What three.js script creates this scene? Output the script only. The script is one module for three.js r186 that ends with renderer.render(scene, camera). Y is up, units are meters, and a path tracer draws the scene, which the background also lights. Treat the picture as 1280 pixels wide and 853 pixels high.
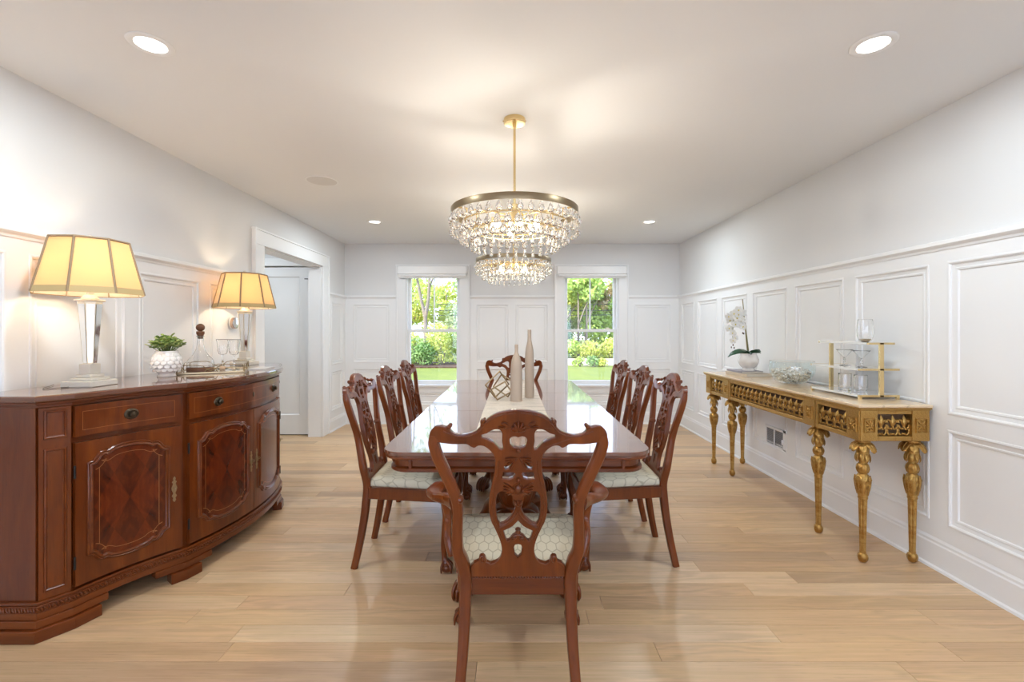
import * as THREE from 'three';
import { RoundedBoxGeometry } from 'three/addons/geometries/RoundedBoxGeometry.js';
import { mergeGeometries, toCreasedNormals } from 'three/addons/utils/BufferGeometryUtils.js';
import { RectAreaLightUniformsLib } from 'three/addons/lights/RectAreaLightUniformsLib.js';

// ---------------------------------------------------------------- camera, sky, sun, exposure
const F = 569, EYE = 1.268;                       // focal length in pixels of the 1280x853 frame, eye height in metres
const scene = new THREE.Scene();
const camera = new THREE.PerspectiveCamera(2 * Math.atan(426.5 / F) * 180 / Math.PI, 1280 / 853, 0.05, 300);
camera.position.set(0, EYE, 0);
camera.lookAt(0, EYE, -1);
camera.setViewOffset(1280, 853, 0, 13.5, 1280, 853);
camera.updateProjectionMatrix();

const renderer = new THREE.WebGLRenderer({ antialias: true });
renderer.toneMapping = THREE.LinearToneMapping;
renderer.toneMappingExposure = 1.18;
renderer.shadowMap.enabled = true;
RectAreaLightUniformsLib.init();

{ // pale, slightly hazy daytime sky, the same in every direction round the horizon
  const W = 64, H = 64, a = new Float32Array(W * H * 4);
  for (let j = 0; j < H; j++) {
    const el = Math.max(0, Math.sin(((j + 0.5) / H - 0.5) * Math.PI)), t = Math.pow(el, 0.55);
    for (let i = 0; i < W; i++) {
      const k = (j * W + i) * 4;
      a[k] = 3.5 + (1.4 - 3.5) * t; a[k + 1] = 4.0 + (2.2 - 4.0) * t; a[k + 2] = 4.9 + (4.0 - 4.9) * t; a[k + 3] = 1;
    }
  }
  const t = new THREE.DataTexture(a, W, H, THREE.RGBAFormat, THREE.FloatType);
  t.mapping = THREE.EquirectangularReflectionMapping; t.magFilter = THREE.LinearFilter; t.needsUpdate = true;
  scene.background = t;
}
const sun = new THREE.DirectionalLight(new THREE.Color(1, 0.97, 0.92), 9);
sun.position.set(-28, 26, 10); sun.target.position.set(0, 0, -14);
sun.castShadow = true; sun.shadow.radius = 1; sun.shadow.mapSize.set(2048, 2048);
Object.assign(sun.shadow.camera, { left: -40, right: 40, top: 40, bottom: -40, near: 1, far: 120 });
scene.add(sun, sun.target);

// ---------------------------------------------------------------- helpers
let seed = 20240611;
const rnd = () => { seed = (seed + 0x6D2B79F5) | 0; let t = Math.imul(seed ^ (seed >>> 15), 1 | seed); t = (t + Math.imul(t ^ (t >>> 7), 61 | t)) ^ t; return ((t ^ (t >>> 14)) >>> 0) / 4294967296; };
const rr = (a, b) => a + (b - a) * rnd();
const V = (x, y, z) => new THREE.Vector3(x, y, z);
const V2 = (x, y) => new THREE.Vector2(x, y);
const lerp = (a, b, t) => a + (b - a) * t;
const clamp = (x, a = 0, b = 1) => Math.min(b, Math.max(a, x));
const names = new Map();
function numbered(name) { const n = names.get(name) ?? 0; names.set(name, n + 1); return n ? `${name}_${String(n).padStart(3, '0')}` : name; }
function thing(name, label, category, [x, y, z] = [0, 0, 0], turn = 0, group, kind) {
  const o = new THREE.Group(); o.name = numbered(name); o.position.set(x, y, z); o.rotation.y = turn;
  o.userData = { label, category }; if (group) o.userData.group = group; if (kind) o.userData.kind = kind;
  scene.add(o); return o;
}
function part(name, geo, mat, parent, label) {
  const m = new THREE.Mesh(Array.isArray(geo) ? merge(geo) : geo, mat); m.name = name; m.castShadow = m.receiveShadow = true;
  if (label) m.userData.label = label;
  parent.add(m); return m;
}
function solo(name, label, category, geo, mat, group, kind) { // a thing that is one mesh
  const m = part(numbered(name), geo, mat, scene); m.userData = { label, category };
  if (group) m.userData.group = group; if (kind) m.userData.kind = kind; return m;
}
function copyOf(o, pos, turn, label, group) {
  const c = o.clone(); c.name = numbered(o.name.replace(/_\d{3}$/, '')); c.userData = { ...o.userData };
  if (pos) c.position.set(...pos); if (turn !== undefined) c.rotation.y = turn;
  if (label) c.userData.label = label; if (group) c.userData.group = group;
  scene.add(c); return c;
}
function clean(g) {
  g = g.index ? g.toNonIndexed() : g;
  for (const k of Object.keys(g.attributes)) if (!['position', 'normal', 'uv'].includes(k)) g.deleteAttribute(k);
  if (!g.attributes.normal) g.computeVertexNormals();
  if (!g.attributes.uv) g.setAttribute('uv', new THREE.BufferAttribute(new Float32Array(g.attributes.position.count * 2), 2));
  g.clearGroups?.(); g.morphAttributes = {};
  return g;
}
const merge = (list) => list.length === 1 ? clean(list[0]) : mergeGeometries(list.map(clean), false);
// box-projected uv in metres; grain: the axis (0 x, 1 y, 2 z) along which the texture's u runs
function uvb(g, grain = 0, ou = 0, ov = 0) {
  g = clean(g);
  const p = g.attributes.position, n = g.attributes.normal, uv = g.attributes.uv;
  for (let i = 0; i < p.count; i++) {
    const c = [p.getX(i), p.getY(i), p.getZ(i)], a = [Math.abs(n.getX(i)), Math.abs(n.getY(i)), Math.abs(n.getZ(i))];
    let k = a.indexOf(Math.max(...a)), u, v;
    const o = [0, 1, 2].filter((q) => q !== k);
    if (o.includes(grain)) { u = c[grain]; v = c[o.find((q) => q !== grain)]; } else { u = c[o[0]]; v = c[o[1]]; }
    uv.setXY(i, u + ou, v + ov);
  }
  return g;
}
const at = (g, x = 0, y = 0, z = 0) => g.translate(x, y, z);
const box = (w, h, d, x = 0, y = 0, z = 0) => new THREE.BoxGeometry(w, h, d).translate(x, y, z);
const span = (x0, x1, y0, y1, z0, z1) => box(x1 - x0, y1 - y0, z1 - z0, (x0 + x1) / 2, (y0 + y1) / 2, (z0 + z1) / 2);
const rbox = (w, h, d, x = 0, y = 0, z = 0, r = 0.004, s = 2) => new RoundedBoxGeometry(w, h, d, s, Math.min(r, w / 2.01, h / 2.01, d / 2.01)).translate(x, y, z);
const rspan = (x0, x1, y0, y1, z0, z1, r = 0.003, s = 1) => rbox(x1 - x0, y1 - y0, z1 - z0, (x0 + x1) / 2, (y0 + y1) / 2, (z0 + z1) / 2, r, s);
const cyl = (r0, r1, h, seg = 16, x = 0, y = 0, z = 0) => new THREE.CylinderGeometry(r0, r1, h, seg).translate(x, y, z);
const ball = (r, x = 0, y = 0, z = 0, a = 16, b = 10) => new THREE.SphereGeometry(r, a, b).translate(x, y, z);
const lathe = (pts, seg = 24) => new THREE.LatheGeometry(pts.map(([r, y]) => V2(Math.max(r, 1e-4), y)), seg);
function smoothPts(pts, n = 8) { // Catmull-Rom through 2-D points
  const c = new THREE.SplineCurve(pts.map(([a, b]) => V2(a, b))); return c.getPoints(n * (pts.length - 1)).map((p) => [p.x, p.y]);
}
const tube = (pts, r, seg = 32, rs = 8, closed = false) => new THREE.TubeGeometry(new THREE.CatmullRomCurve3(pts, closed, 'catmullrom', 0.5), seg, r, rs, closed);
function polyTube(pts, r, rs = 6) { // straight wires with ball joints
  const out = [];
  for (let i = 0; i + 1 < pts.length; i++) {
    const a = pts[i], b = pts[i + 1], d = b.clone().sub(a), g = new THREE.CylinderGeometry(r, r, d.length(), rs);
    g.applyQuaternion(new THREE.Quaternion().setFromUnitVectors(V(0, 1, 0), d.clone().normalize())); g.translate(...a.clone().add(b).multiplyScalar(0.5).toArray()); out.push(g);
    if (i) out.push(ball(r * 1.02, a.x, a.y, a.z, 6, 4));
  }
  return merge(out);
}
// A limb of rounded-rectangle section along a path. stations: [{p, w, d}], side: the direction of w.
function loft(stations, side = V(1, 0, 0), o = {}) {
  const { n = 4, k = 0.35, round = 12, sub = 4, caps = true } = o;
  const cp = new THREE.CatmullRomCurve3(stations.map((s) => s.p), false, 'centripetal');
  const N = (stations.length - 1) * sub, pos = [], uv = [], idx = [];
  const sec = []; for (let i = 0; i < round; i++) { // superellipse section
    const a = i / round * Math.PI * 2, c = Math.cos(a), s = Math.sin(a), e = o.e ?? 0.55; sec.push([Math.sign(c) * Math.abs(c) ** e, Math.sign(s) * Math.abs(s) ** e]);
  }
  let L = 0, last = null;
  const P = []; for (let i = 0; i <= N; i++) { const f = i / sub, j = Math.min(stations.length - 2, Math.floor(f)); P.push(cp.getPoint((j + (f - j)) / (stations.length - 1))); }
  for (let i = 0; i <= N; i++) {
    const f = i / sub, j = Math.min(stations.length - 2, Math.floor(f)), t = f - j, st = t * t * (3 - 2 * t);
    const w = lerp(stations[j].w, stations[j + 1].w, st) / 2, d = lerp(stations[j].d, stations[j + 1].d, st) / 2;
    const p = P[i], T = P[Math.min(N, i + 1)].clone().sub(P[Math.max(0, i - 1)]).normalize();
    const S = (typeof side === 'function' ? side(i / N) : side).clone(); S.addScaledVector(T, -S.dot(T)).normalize(); const B = T.clone().cross(S);
    if (last) L += p.distanceTo(last); last = p;
    for (let q = 0; q <= round; q++) { const [a, b] = sec[q % round]; pos.push(p.x + S.x * a * w + B.x * b * d, p.y + S.y * a * w + B.y * b * d, p.z + S.z * a * w + B.z * b * d); uv.push(L, q / round * 2 * (w + d) * 1.6); }
  }
  for (let i = 0; i < N; i++) for (let q = 0; q < round; q++) { const a = i * (round + 1) + q, b = a + round + 1; idx.push(a, a + 1, b, a + 1, b + 1, b); }
  if (caps) for (const i of [0, N]) {
    const c = pos.length / 3, p = P[i]; pos.push(p.x, p.y, p.z); uv.push(i ? L : 0, 0);
    const base = pos.length / 3; for (let q = 0; q <= round; q++) { const a = (i * (round + 1) + q) * 3; pos.push(pos[a], pos[a + 1], pos[a + 2]); uv.push(i ? L : 0, 0.01); }
    for (let q = 0; q < round; q++) i ? idx.push(c, base + q, base + q + 1) : idx.push(c, base + q + 1, base + q);
  }
  const g = new THREE.BufferGeometry(); g.setAttribute('position', new THREE.Float32BufferAttribute(pos, 3)); g.setAttribute('uv', new THREE.Float32BufferAttribute(uv, 2)); g.setIndex(idx); g.computeVertexNormals();
  return g;
}
// A moulding run round a closed 2-D loop (counter-clockwise, in the xy plane): profile [[inward, z], ...] from the outer to the inner edge.
function offsetLoop(loop, d) {
  const n = loop.length; return loop.map((p, i) => {
    const a = loop[(i + n - 1) % n], b = loop[(i + 1) % n];
    let e1 = [p[0] - a[0], p[1] - a[1]], e2 = [b[0] - p[0], b[1] - p[1]]; const l1 = Math.hypot(...e1) || 1, l2 = Math.hypot(...e2) || 1;
    const n1 = [-e1[1] / l1, e1[0] / l1], n2 = [-e2[1] / l2, e2[0] / l2]; let m = [n1[0] + n2[0], n1[1] + n2[1]]; const q = Math.max(0.35, (m[0] * n1[0] + m[1] * n1[1]));
    return [p[0] + m[0] / q * d, p[1] + m[1] / q * d];
  });
}
function mouldLoop(loop, profile) {
  const pos = [], n = loop.length, rings = profile.map(([d, z]) => offsetLoop(loop, d).map(([x, y]) => [x, y, z]));
  for (let r = 0; r + 1 < rings.length; r++) for (let i = 0; i < n; i++) {
    const j = (i + 1) % n, a = rings[r][i], b = rings[r][j], c = rings[r + 1][j], d = rings[r + 1][i];
    pos.push(...a, ...b, ...c, ...a, ...c, ...d);
  }
  const g = new THREE.BufferGeometry(); g.setAttribute('position', new THREE.Float32BufferAttribute(pos, 3)); g.computeVertexNormals();
  return uvb(g);
}
const rectLoop = (x0, x1, y0, y1) => [[x0, y0], [x1, y0], [x1, y1], [x0, y1]];
// A profile [[z, y], ...] run straight along x from x0 to x1 (a cornice, a rail), closed to the plane z = 0
function runX(profile, x0, x1) {
  const sh = new THREE.Shape(profile.map(([a, b]) => V2(a, b))); const g = new THREE.ExtrudeGeometry(sh, { depth: x1 - x0, bevelEnabled: false });
  g.rotateY(Math.PI / 2); g.scale(1, 1, -1); flip(g); g.translate(x0, 0, 0); return uvb(g, 0);
}
function flip(g) { // mirrored geometry turned right side out
  g = g.index ? g : g; const p = g.attributes.position;
  if (g.index) { const a = g.index.array; for (let i = 0; i < a.length; i += 3) { const t = a[i]; a[i] = a[i + 1]; a[i + 1] = t; } }
  else for (const k of Object.keys(g.attributes)) { const A = g.attributes[k], s = A.itemSize, t = A.array; for (let i = 0; i < A.count; i += 3) for (let q = 0; q < s; q++) { const x = t[i * s + q]; t[i * s + q] = t[(i + 1) * s + q]; t[(i + 1) * s + q] = x; } }
  g.computeVertexNormals(); return g;
}
const mirrorX = (g) => { g = clean(g.clone()); g.scale(-1, 1, 1); const n = g.attributes.normal.clone(); flip(g); return g; };
function warp(g, fn) { const p = g.attributes.position, v = V(0, 0, 0); for (let i = 0; i < p.count; i++) { v.fromBufferAttribute(p, i); fn(v); p.setXYZ(i, v.x, v.y, v.z); } g.computeVertexNormals(); return g; }
const creased = (g, a = 0.6) => { g = clean(g); return toCreasedNormals(g, a); };
const ccw = (p) => THREE.ShapeUtils.area(p.map(([a, b]) => V2(a, b))) >= 0 ? p : [...p].reverse();
const shapeOf = (pts, holes = []) => { pts = ccw(pts); const s = new THREE.Shape(pts.map(([a, b]) => V2(a, b))); for (const h of holes) s.holes.push(new THREE.Path(h.map(([a, b]) => V2(a, b)))); return s; };
const extrude = (shape, depth, bevel = 0, seg = 2, curve = 12) => new THREE.ExtrudeGeometry(shape, { depth: depth - 2 * bevel, bevelEnabled: bevel > 0, bevelThickness: bevel, bevelSize: bevel, bevelOffset: -bevel, bevelSegments: seg, curveSegments: curve }).translate(0, 0, bevel);

// ---------------------------------------------------------------- noise and textures
const PERM = new Uint8Array(512); { const p = [...Array(256).keys()]; for (let i = 255; i > 0; i--) { const j = Math.floor(rnd() * (i + 1)); [p[i], p[j]] = [p[j], p[i]]; } for (let i = 0; i < 512; i++) PERM[i] = p[i & 255]; }
function vn(x, y, px, py, s = 0) { // value noise that repeats every px, py
  const xi = Math.floor(x), yi = Math.floor(y), fx = x - xi, fy = y - yi, u = fx * fx * (3 - 2 * fx), v = fy * fy * (3 - 2 * fy);
  const h = (a, b) => PERM[(PERM[(((a % px) + px) % px + s) & 255] + (((b % py) + py) % py)) & 255] / 255;
  return lerp(lerp(h(xi, yi), h(xi + 1, yi), u), lerp(h(xi, yi + 1), h(xi + 1, yi + 1), u), v);
}
function fbm(x, y, px, py, oct = 4, s = 0) { let a = 0.5, t = 0, n = 0; for (let i = 0; i < oct; i++) { t += a * vn(x, y, px, py, s + i * 17); n += a; a *= 0.5; x *= 2; y *= 2; px *= 2; py *= 2; } return t / n; }
function tex(w, h, fn, { srgb = true, rep = [1, 1] } = {}) {
  const a = new Uint8Array(w * h * 4);
  for (let j = 0; j < h; j++) for (let i = 0; i < w; i++) { const c = fn(i / w, j / h), k = (j * w + i) * 4; a[k] = clamp(c[0]) * 255; a[k + 1] = clamp(c[1]) * 255; a[k + 2] = clamp(c[2]) * 255; a[k + 3] = 255; }
  const t = new THREE.DataTexture(a, w, h); t.wrapS = t.wrapT = THREE.RepeatWrapping; t.magFilter = THREE.LinearFilter; t.minFilter = THREE.LinearMipmapLinearFilter; t.generateMipmaps = true;
  if (srgb) t.colorSpace = THREE.SRGBColorSpace; t.repeat.set(...rep); t.needsUpdate = true; return t;
}
const gray = (v) => [v, v, v];
const mixc = (a, b, t) => [lerp(a[0], b[0], t), lerp(a[1], b[1], t), lerp(a[2], b[2], t)];
const std = (color, roughness = 0.5, o = {}) => new THREE.MeshStandardMaterial({ color, roughness, ...o });
const phys = (color, roughness = 0.5, o = {}) => new THREE.MeshPhysicalMaterial({ color, roughness, ...o });

// oak: one repeat is 2.4 m along the grain and 0.6 m across
const oakMap = tex(1024, 512, (u, v) => {
  const wv = fbm(u * 4, v * 5, 4, 5, 4, 5), ring = 0.5 + 0.5 * Math.sin((v * 9 + wv * 5.5) * Math.PI * 2), figure = clamp((fbm(u * 5, v * 4, 5, 4, 2, 61) - 0.45) * 4);
  const fine = fbm(u * 10, v * 150, 10, 150, 3, 9), pore = fbm(u * 40, v * 256, 40, 256, 2, 31), broad = fbm(u * 3, v * 6, 3, 6, 3, 3);
  const k = 0.90 + 0.10 * (broad - 0.5) + 0.06 * (ring - 0.5) * figure + 0.09 * (fine - 0.5) - (pore > 0.7 ? (pore - 0.7) * 0.3 : 0);
  return [k, k * lerp(0.965, 1, broad), k * lerp(0.92, 1.0, fine)];
}, { rep: [1 / 2.4, 1 / 0.6] });
// mahogany: one repeat is 1 m along the grain and 0.5 m across
const mahMap = tex(512, 512, (u, v) => {
  const wv = fbm(u * 3, v * 5, 3, 5, 3, 7) * 0.3, band = fbm(u * 2 , (v + wv) * 12, 2, 12, 3, 21), fine = fbm(u * 12, v * 120, 12, 120, 3, 2), pore = fbm(u * 22, v * 200, 22, 200, 2, 12);
  const k = 0.76 + 0.36 * (band - 0.5) + 0.10 * (fine - 0.5) - (pore > 0.68 ? (pore - 0.68) * 0.35 : 0);
  return [k, k * lerp(0.88, 1.0, band), k * lerp(0.84, 1.0, fine)];
}, { rep: [1, 2] });
// crotch-figured mahogany of the door fields, matched about the middle; uv 0..1 over one field
const crotchMap = tex(512, 512, (u, v) => {
  const x = Math.abs(u - 0.5) * 2, y = Math.abs(v - 0.5) * 2, w = fbm(x * 2, y * 2, 64, 64, 4, 40), f = fbm(x * 2 + y * 1.4 + w * 2.2, (x - y) * 5 + w * 3, 64, 64, 4, 55), g = fbm(x * 30, y * 9, 64, 64, 2, 61);
  const q = (x * 1.25 > y ? 1 : 0) ^ (x + y > 0.95 ? 1 : 0), k = 0.66 + 0.42 * (f - 0.5) + 0.10 * (q - 0.5) + 0.08 * (g - 0.5);
  return [k, k * lerp(0.82, 1, f), k * lerp(0.78, 0.95, f)];
});
const hexMap = tex(256, 440, (u, v) => { // pale upholstery with a fine honeycomb line
  const X = u * 2, Y = v * 2 * Math.sqrt(3) ; let best = 9, sec = 9; // two rows of centres in one repeat
  for (let j = -1; j <= 3; j++) for (let i = -1; i <= 3; i++) { const cx = i + (j & 1 ? 0.5 : 0), cy = j * Math.sqrt(3) / 2 * 1, d = Math.hypot(X - cx, (Y * 0.5) - cy); if (d < best) { sec = best; best = d; } else if (d < sec) sec = d; }
  const e = sec - best, n = fbm(u * 60, v * 100, 60, 100, 2, 8), k = 0.97 + 0.06 * (n - 0.5), l = e < 0.075 ? 1 : clamp((0.12 - e) / 0.045);
  return mixc([k, k * 0.985, k * 0.93], [0.72 * k, 0.70 * k, 0.64 * k], l * 0.55);
}, { rep: [1 / 0.07, 1 / 0.1212] });
const weave = tex(256, 256, (u, v) => { const a = 0.5 + 0.5 * Math.sin(u * Math.PI * 2 * 32), b = 0.5 + 0.5 * Math.sin(v * Math.PI * 2 * 32), n = fbm(u * 20, v * 20, 20, 20, 3, 3); return gray(0.86 + 0.08 * (a * b - 0.3) + 0.12 * (n - 0.5)); }, { rep: [8, 8] });
const patina = tex(512, 512, (u, v) => { const n = fbm(u * 12, v * 12, 12, 12, 5, 4), m = fbm(u * 40, v * 40, 40, 40, 3, 14), t = clamp((n - 0.42) * 5); return mixc([0.62, 0.42, 0.24], [1, 0.95, 0.85], t * (0.8 + 0.3 * (m - 0.3))); }, { rep: [3, 3] });
const giltMap = tex(256, 256, (u, v) => { const n = fbm(u * 14, v * 14, 14, 14, 4, 4), m = fbm(u * 50, v * 50, 50, 50, 2, 14), t = clamp(0.55 + (n - 0.45) * 1.6 + (m - 0.5) * 0.5); return mixc([0.80, 0.70, 0.60], [1, 1, 0.98], t); }, { rep: [4, 4] });
const fineBump = tex(256, 256, (u, v) => gray(fbm(u * 32, v * 32, 32, 32, 4, 6)), { srgb: false, rep: [6, 6] });
const marbleMap = tex(512, 512, (u, v) => { const n = fbm(u * 5, v * 5, 5, 5, 5, 77), m = fbm(u * 24, v * 24, 24, 24, 3, 71), q = Math.abs(fbm(u * 3, v * 3, 3, 3, 4, 90) - 0.5) < 0.012 ? 0.9 : 1; return mixc([0.86, 0.77, 0.65], [0.95, 0.88, 0.78], n * 0.8 + m * 0.2).map((x) => x * q); }, { rep: [1.5, 1.5] });
const linenMap = tex(256, 512, (u, v) => { const s = fbm(u * 4, v * 90, 4, 90, 2, 33), t = fbm(u * 90, v * 60, 90, 60, 2, 35), g = s > 0.72 ? 0.78 : 1; const k = (0.9 + 0.1 * (t - 0.5)) * g; return [k, k * 0.985, k * 0.96]; }, { rep: [2, 2] });

const M = {
  ceiling: std(new THREE.Color(0.82, 0.82, 0.82), 0.9),
  wall: std(new THREE.Color(0.76, 0.755, 0.75), 0.85),
  white: phys(new THREE.Color(0.87, 0.87, 0.87), 0.42),
  oak: [[0.78, 0.53, 0.32], [0.80, 0.555, 0.34], [0.74, 0.50, 0.30], [0.82, 0.585, 0.375], [0.77, 0.52, 0.31], [0.62, 0.425, 0.275], [0.80, 0.545, 0.335], [0.70, 0.475, 0.29], [0.84, 0.61, 0.40]].map(([r, g, b]) => phys(new THREE.Color(r * 1.06, g * 1.075, b * 1.03), 0.34, { map: oakMap })),
  sub: std(new THREE.Color(0.16, 0.10, 0.06), 0.8),
  mah: phys(new THREE.Color(0.265, 0.064, 0.0095), 0.28, { map: mahMap, specularIntensity: 0.55, clearcoat: 0.42, clearcoatRoughness: 0.1 }),
  mahTop: phys(new THREE.Color(0.31, 0.12, 0.055), 0.22, { map: mahMap, clearcoat: 1, clearcoatRoughness: 0.04 }),
  crotch: phys(new THREE.Color(0.26, 0.048, 0.0095), 0.25, { map: crotchMap, specularIntensity: 0.6, clearcoat: 0.45, clearcoatRoughness: 0.08 }),
  inlay: phys(new THREE.Color(0.34, 0.11, 0.025), 0.35, { clearcoat: 0.6, clearcoatRoughness: 0.1 }),
  seat: phys(new THREE.Color(0.63, 0.605, 0.535), 0.75, { map: hexMap, sheen: 0.3, sheenRoughness: 0.5 }),
  brass: std(new THREE.Color(0.78, 0.60, 0.31), 0.26, { metalness: 1 }),
  brassDull: std(new THREE.Color(0.42, 0.32, 0.19), 0.34, { metalness: 1 }),
  bandBrass: std(new THREE.Color(0.31, 0.24, 0.15), 0.34, { metalness: 1 }),
  wire: std(new THREE.Color(0.27, 0.20, 0.105), 0.35, { metalness: 1 }),
  bronze: std(new THREE.Color(0.10, 0.075, 0.05), 0.38, { metalness: 0.9 }),
  black: std(new THREE.Color(0.025, 0.024, 0.023), 0.45, { metalness: 0.6 }),
  gilt: std(new THREE.Color(0.55, 0.355, 0.115), 0.38, { metalness: 0.85, map: giltMap, bumpMap: fineBump, bumpScale: 0.0005 }),
  carcass: std(new THREE.Color(0.30, 0.19, 0.11), 0.7, { map: oakMap }),
  marble: phys(new THREE.Color(0.98, 0.93, 0.85), 0.12, { map: marbleMap }),
  pane: phys(new THREE.Color(1, 1, 1), 0, { transmission: 1, thickness: 0, ior: 1.45 }),
  thinGlass: phys(new THREE.Color(0.98, 0.99, 0.99), 0, { transmission: 1, thickness: 0, ior: 1.5 }),
  crystal: phys(new THREE.Color(1, 1, 1), 0, { transmission: 1, thickness: 0.03, ior: 1.55 }),
  mirror: std(new THREE.Color(0.86, 0.86, 0.84), 0.06, { metalness: 1 }),
  champagne: std(new THREE.Color(0.84, 0.77, 0.62), 0.35, { metalness: 0.5 }),
  silverLeaf: std(new THREE.Color(0.80, 0.75, 0.66), 0.4, { metalness: 0.35, bumpMap: fineBump, bumpScale: 0.001 }),
  ceramic: phys(new THREE.Color(0.83, 0.80, 0.77), 0.25, { clearcoat: 0.5, clearcoatRoughness: 0.1 }),
  bulb: std(new THREE.Color(1, 0.9, 0.75), 0.4, { emissive: new THREE.Color(1, 0.84, 0.60), emissiveIntensity: 20 }),
  lens: std(new THREE.Color(1, 1, 1), 0.5, { emissive: new THREE.Color(1, 0.96, 0.9), emissiveIntensity: 4 }),
};
// ---------------------------------------------------------------- the room shell: x -2.27..2.27, z -6.17 (windows) .. 2.6 (behind the camera), height 2.44
const RX = 2.27, ZB = -6.17, ZR = 2.6, CH = 2.44, FACE = 0.015;
const Y_BASE = 0.165, Y_LO = 0.252, Y_M0 = 0.751, Y_M1 = 0.834, Y_HI = 1.622, Y_CAP = 1.70, Y_TOP = 1.735;
// a wall as seen from inside: x runs to the right along it, z into the room
function wall(name, label, [x, z], turn, s0, s1, openings, bays, thick = 0.14, top = CH) {
  const w = thing(name, label, 'wall', [x, 0, z], turn, undefined, 'structure');
  const cuts = [...new Set([s0, s1, ...openings.flatMap((o) => [o.s0, o.s1])])].sort((a, b) => a - b), g = [];
  for (let i = 0; i + 1 < cuts.length; i++) {
    const a = cuts[i], b = cuts[i + 1], o = openings.find((q) => q.s0 <= a && q.s1 >= b);
    if (!o) g.push(span(a, b, 0, top, -thick, 0)); else { if (o.y0 > 0) g.push(span(a, b, 0, o.y0, -thick, 0)); g.push(span(a, b, o.y1, top, -thick, 0)); }
  }
  part('plaster', g.map((q) => uvb(q)), M.wall, w);
  if (!bays) return w;
  // continuous runs between openings (with their casings)
  const runs = (list) => { const out = []; let a = s0; for (const o of [...list].sort((p, q) => p.c0 - q.c0)) { if (o.c0 > a) out.push([a, o.c0]); a = o.c1; } if (a < s1) out.push([a, s1]); return out; };
  const doors = openings.filter((o) => o.y0 <= 0);
  for (const [a, b] of runs(doors)) {
    part('baseboard', runX([[0, 0], [0.024, 0], [0.024, 0.13], [0.02, 0.138], [0.02, 0.15], [0.012, Y_BASE], [0, Y_BASE]], a, b), M.white, w);
    part('shoe_moulding', runX([[0.024, 0], [0.036, 0], [0.034, 0.012], [0.024, 0.018]], a, b), M.white, w);
    part('bottom_rail', span(a, b, Y_BASE, Y_LO, 0, FACE), M.white, w);
  }
  for (const [a, b] of runs(openings)) {
    part('middle_rail', span(a, b, Y_M0, Y_M1, 0, FACE), M.white, w);
    part('top_rail', span(a, b, Y_HI, Y_CAP, 0, FACE), M.white, w);
    part('chair_rail', runX([[0, Y_CAP - 0.012], [0.02, Y_CAP - 0.012], [0.024, Y_CAP], [0.034, Y_CAP + 0.008], [0.04, Y_CAP + 0.014], [0.04, Y_TOP - 0.004], [0.037, Y_TOP], [0, Y_TOP]], a, b), M.white, w);
    const inside = bays.filter(([p, q]) => p >= a - 1e-6 && q <= b + 1e-6); let e = a;
    for (const [p, q] of [...inside, [b, b]]) { if (p > e + 1e-4) { part('stile', span(e, p, Y_LO, Y_M0, 0, FACE), M.white, w); part('stile', span(e, p, Y_M1, Y_HI, 0, FACE), M.white, w); } e = q; }
  }
  const prof = [[-0.002, FACE], [0.0, FACE + 0.003], [0.008, FACE + 0.004], [0.014, FACE], [0.016, 0.009], [0.034, 0.006], [0.038, 0.0095], [0.046, 0.008], [0.05, 0.002], [0.052, 0.001]];
  const panel = (p, q, y0, y1) => {
    const m = part('wainscot_panel', span(p, q, y0, y1, -0.001, 0.002), M.white, w);
    const f = part('panel_moulding', mouldLoop(rectLoop(p, q, y0, y1), prof), M.white, m); return f;
  };
  for (const [p, q, y0, y1] of bays) { if (y0 !== undefined) panel(p, q, y0, y1); else { panel(p, q, Y_LO, Y_M0); panel(p, q, Y_M1, Y_HI); } }
  // under windows: stiles beside the low panel
  for (const o of openings.filter((q) => q.y0 > 0)) {
    const b = bays.find(([p, q, y0]) => y0 !== undefined && p >= o.c0 && q <= o.c1); if (!b) continue;
    part('stile', span(o.c0, b[0], Y_LO, o.y0, 0, FACE), M.white, w); part('stile', span(b[1], o.c1, Y_LO, o.y0, 0, FACE), M.white, w); part('apron_rail', span(b[0], b[1], b[3], o.y0, 0, FACE), M.white, w);
  }
  return w;
}
const WIN = [-1.068, 1.0735].map((c) => ({ c, s0: c - 0.365, s1: c + 0.365, y0: 0.53, y1: 2.03, c0: c - 0.494, c1: c + 0.494 }));
const mid = [WIN[0].c1, WIN[1].c0], mw = (mid[1] - mid[0] - 0.27) / 2;
wall('wall_back', 'back wall with two windows, pale grey paint above tall white wainscot', [0, ZB], 0, -RX, RX, WIN, [
  [-2.15, WIN[0].c0 - 0.09], ...WIN.map((o) => [o.c0 + 0.13, o.c1 - 0.13, Y_LO, 0.42]), [mid[0] + 0.09, mid[0] + 0.09 + mw], [mid[1] - 0.09 - mw, mid[1] - 0.09], [WIN[1].c1 + 0.09, 2.15]].sort((a, b) => a[0] - b[0]), 0.16);
{ // long wall behind the console: local x = world z
  const bays = [[-6.06, -5.64]]; for (let k = 0; k < 13; k++) { const l = -5.535 + k * 0.636; if (l + 0.53 < ZR - 0.05) bays.push([l, l + 0.53]); }
  wall('wall_right', 'long white wainscoted wall behind the gilt console table', [RX, 0], -Math.PI / 2, ZB, ZR, [], bays);
}
const DOORWAY = { s0: 4.126, s1: 5.414, y0: 0, y1: 2.03, c0: 3.972, c1: 5.58 };
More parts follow.
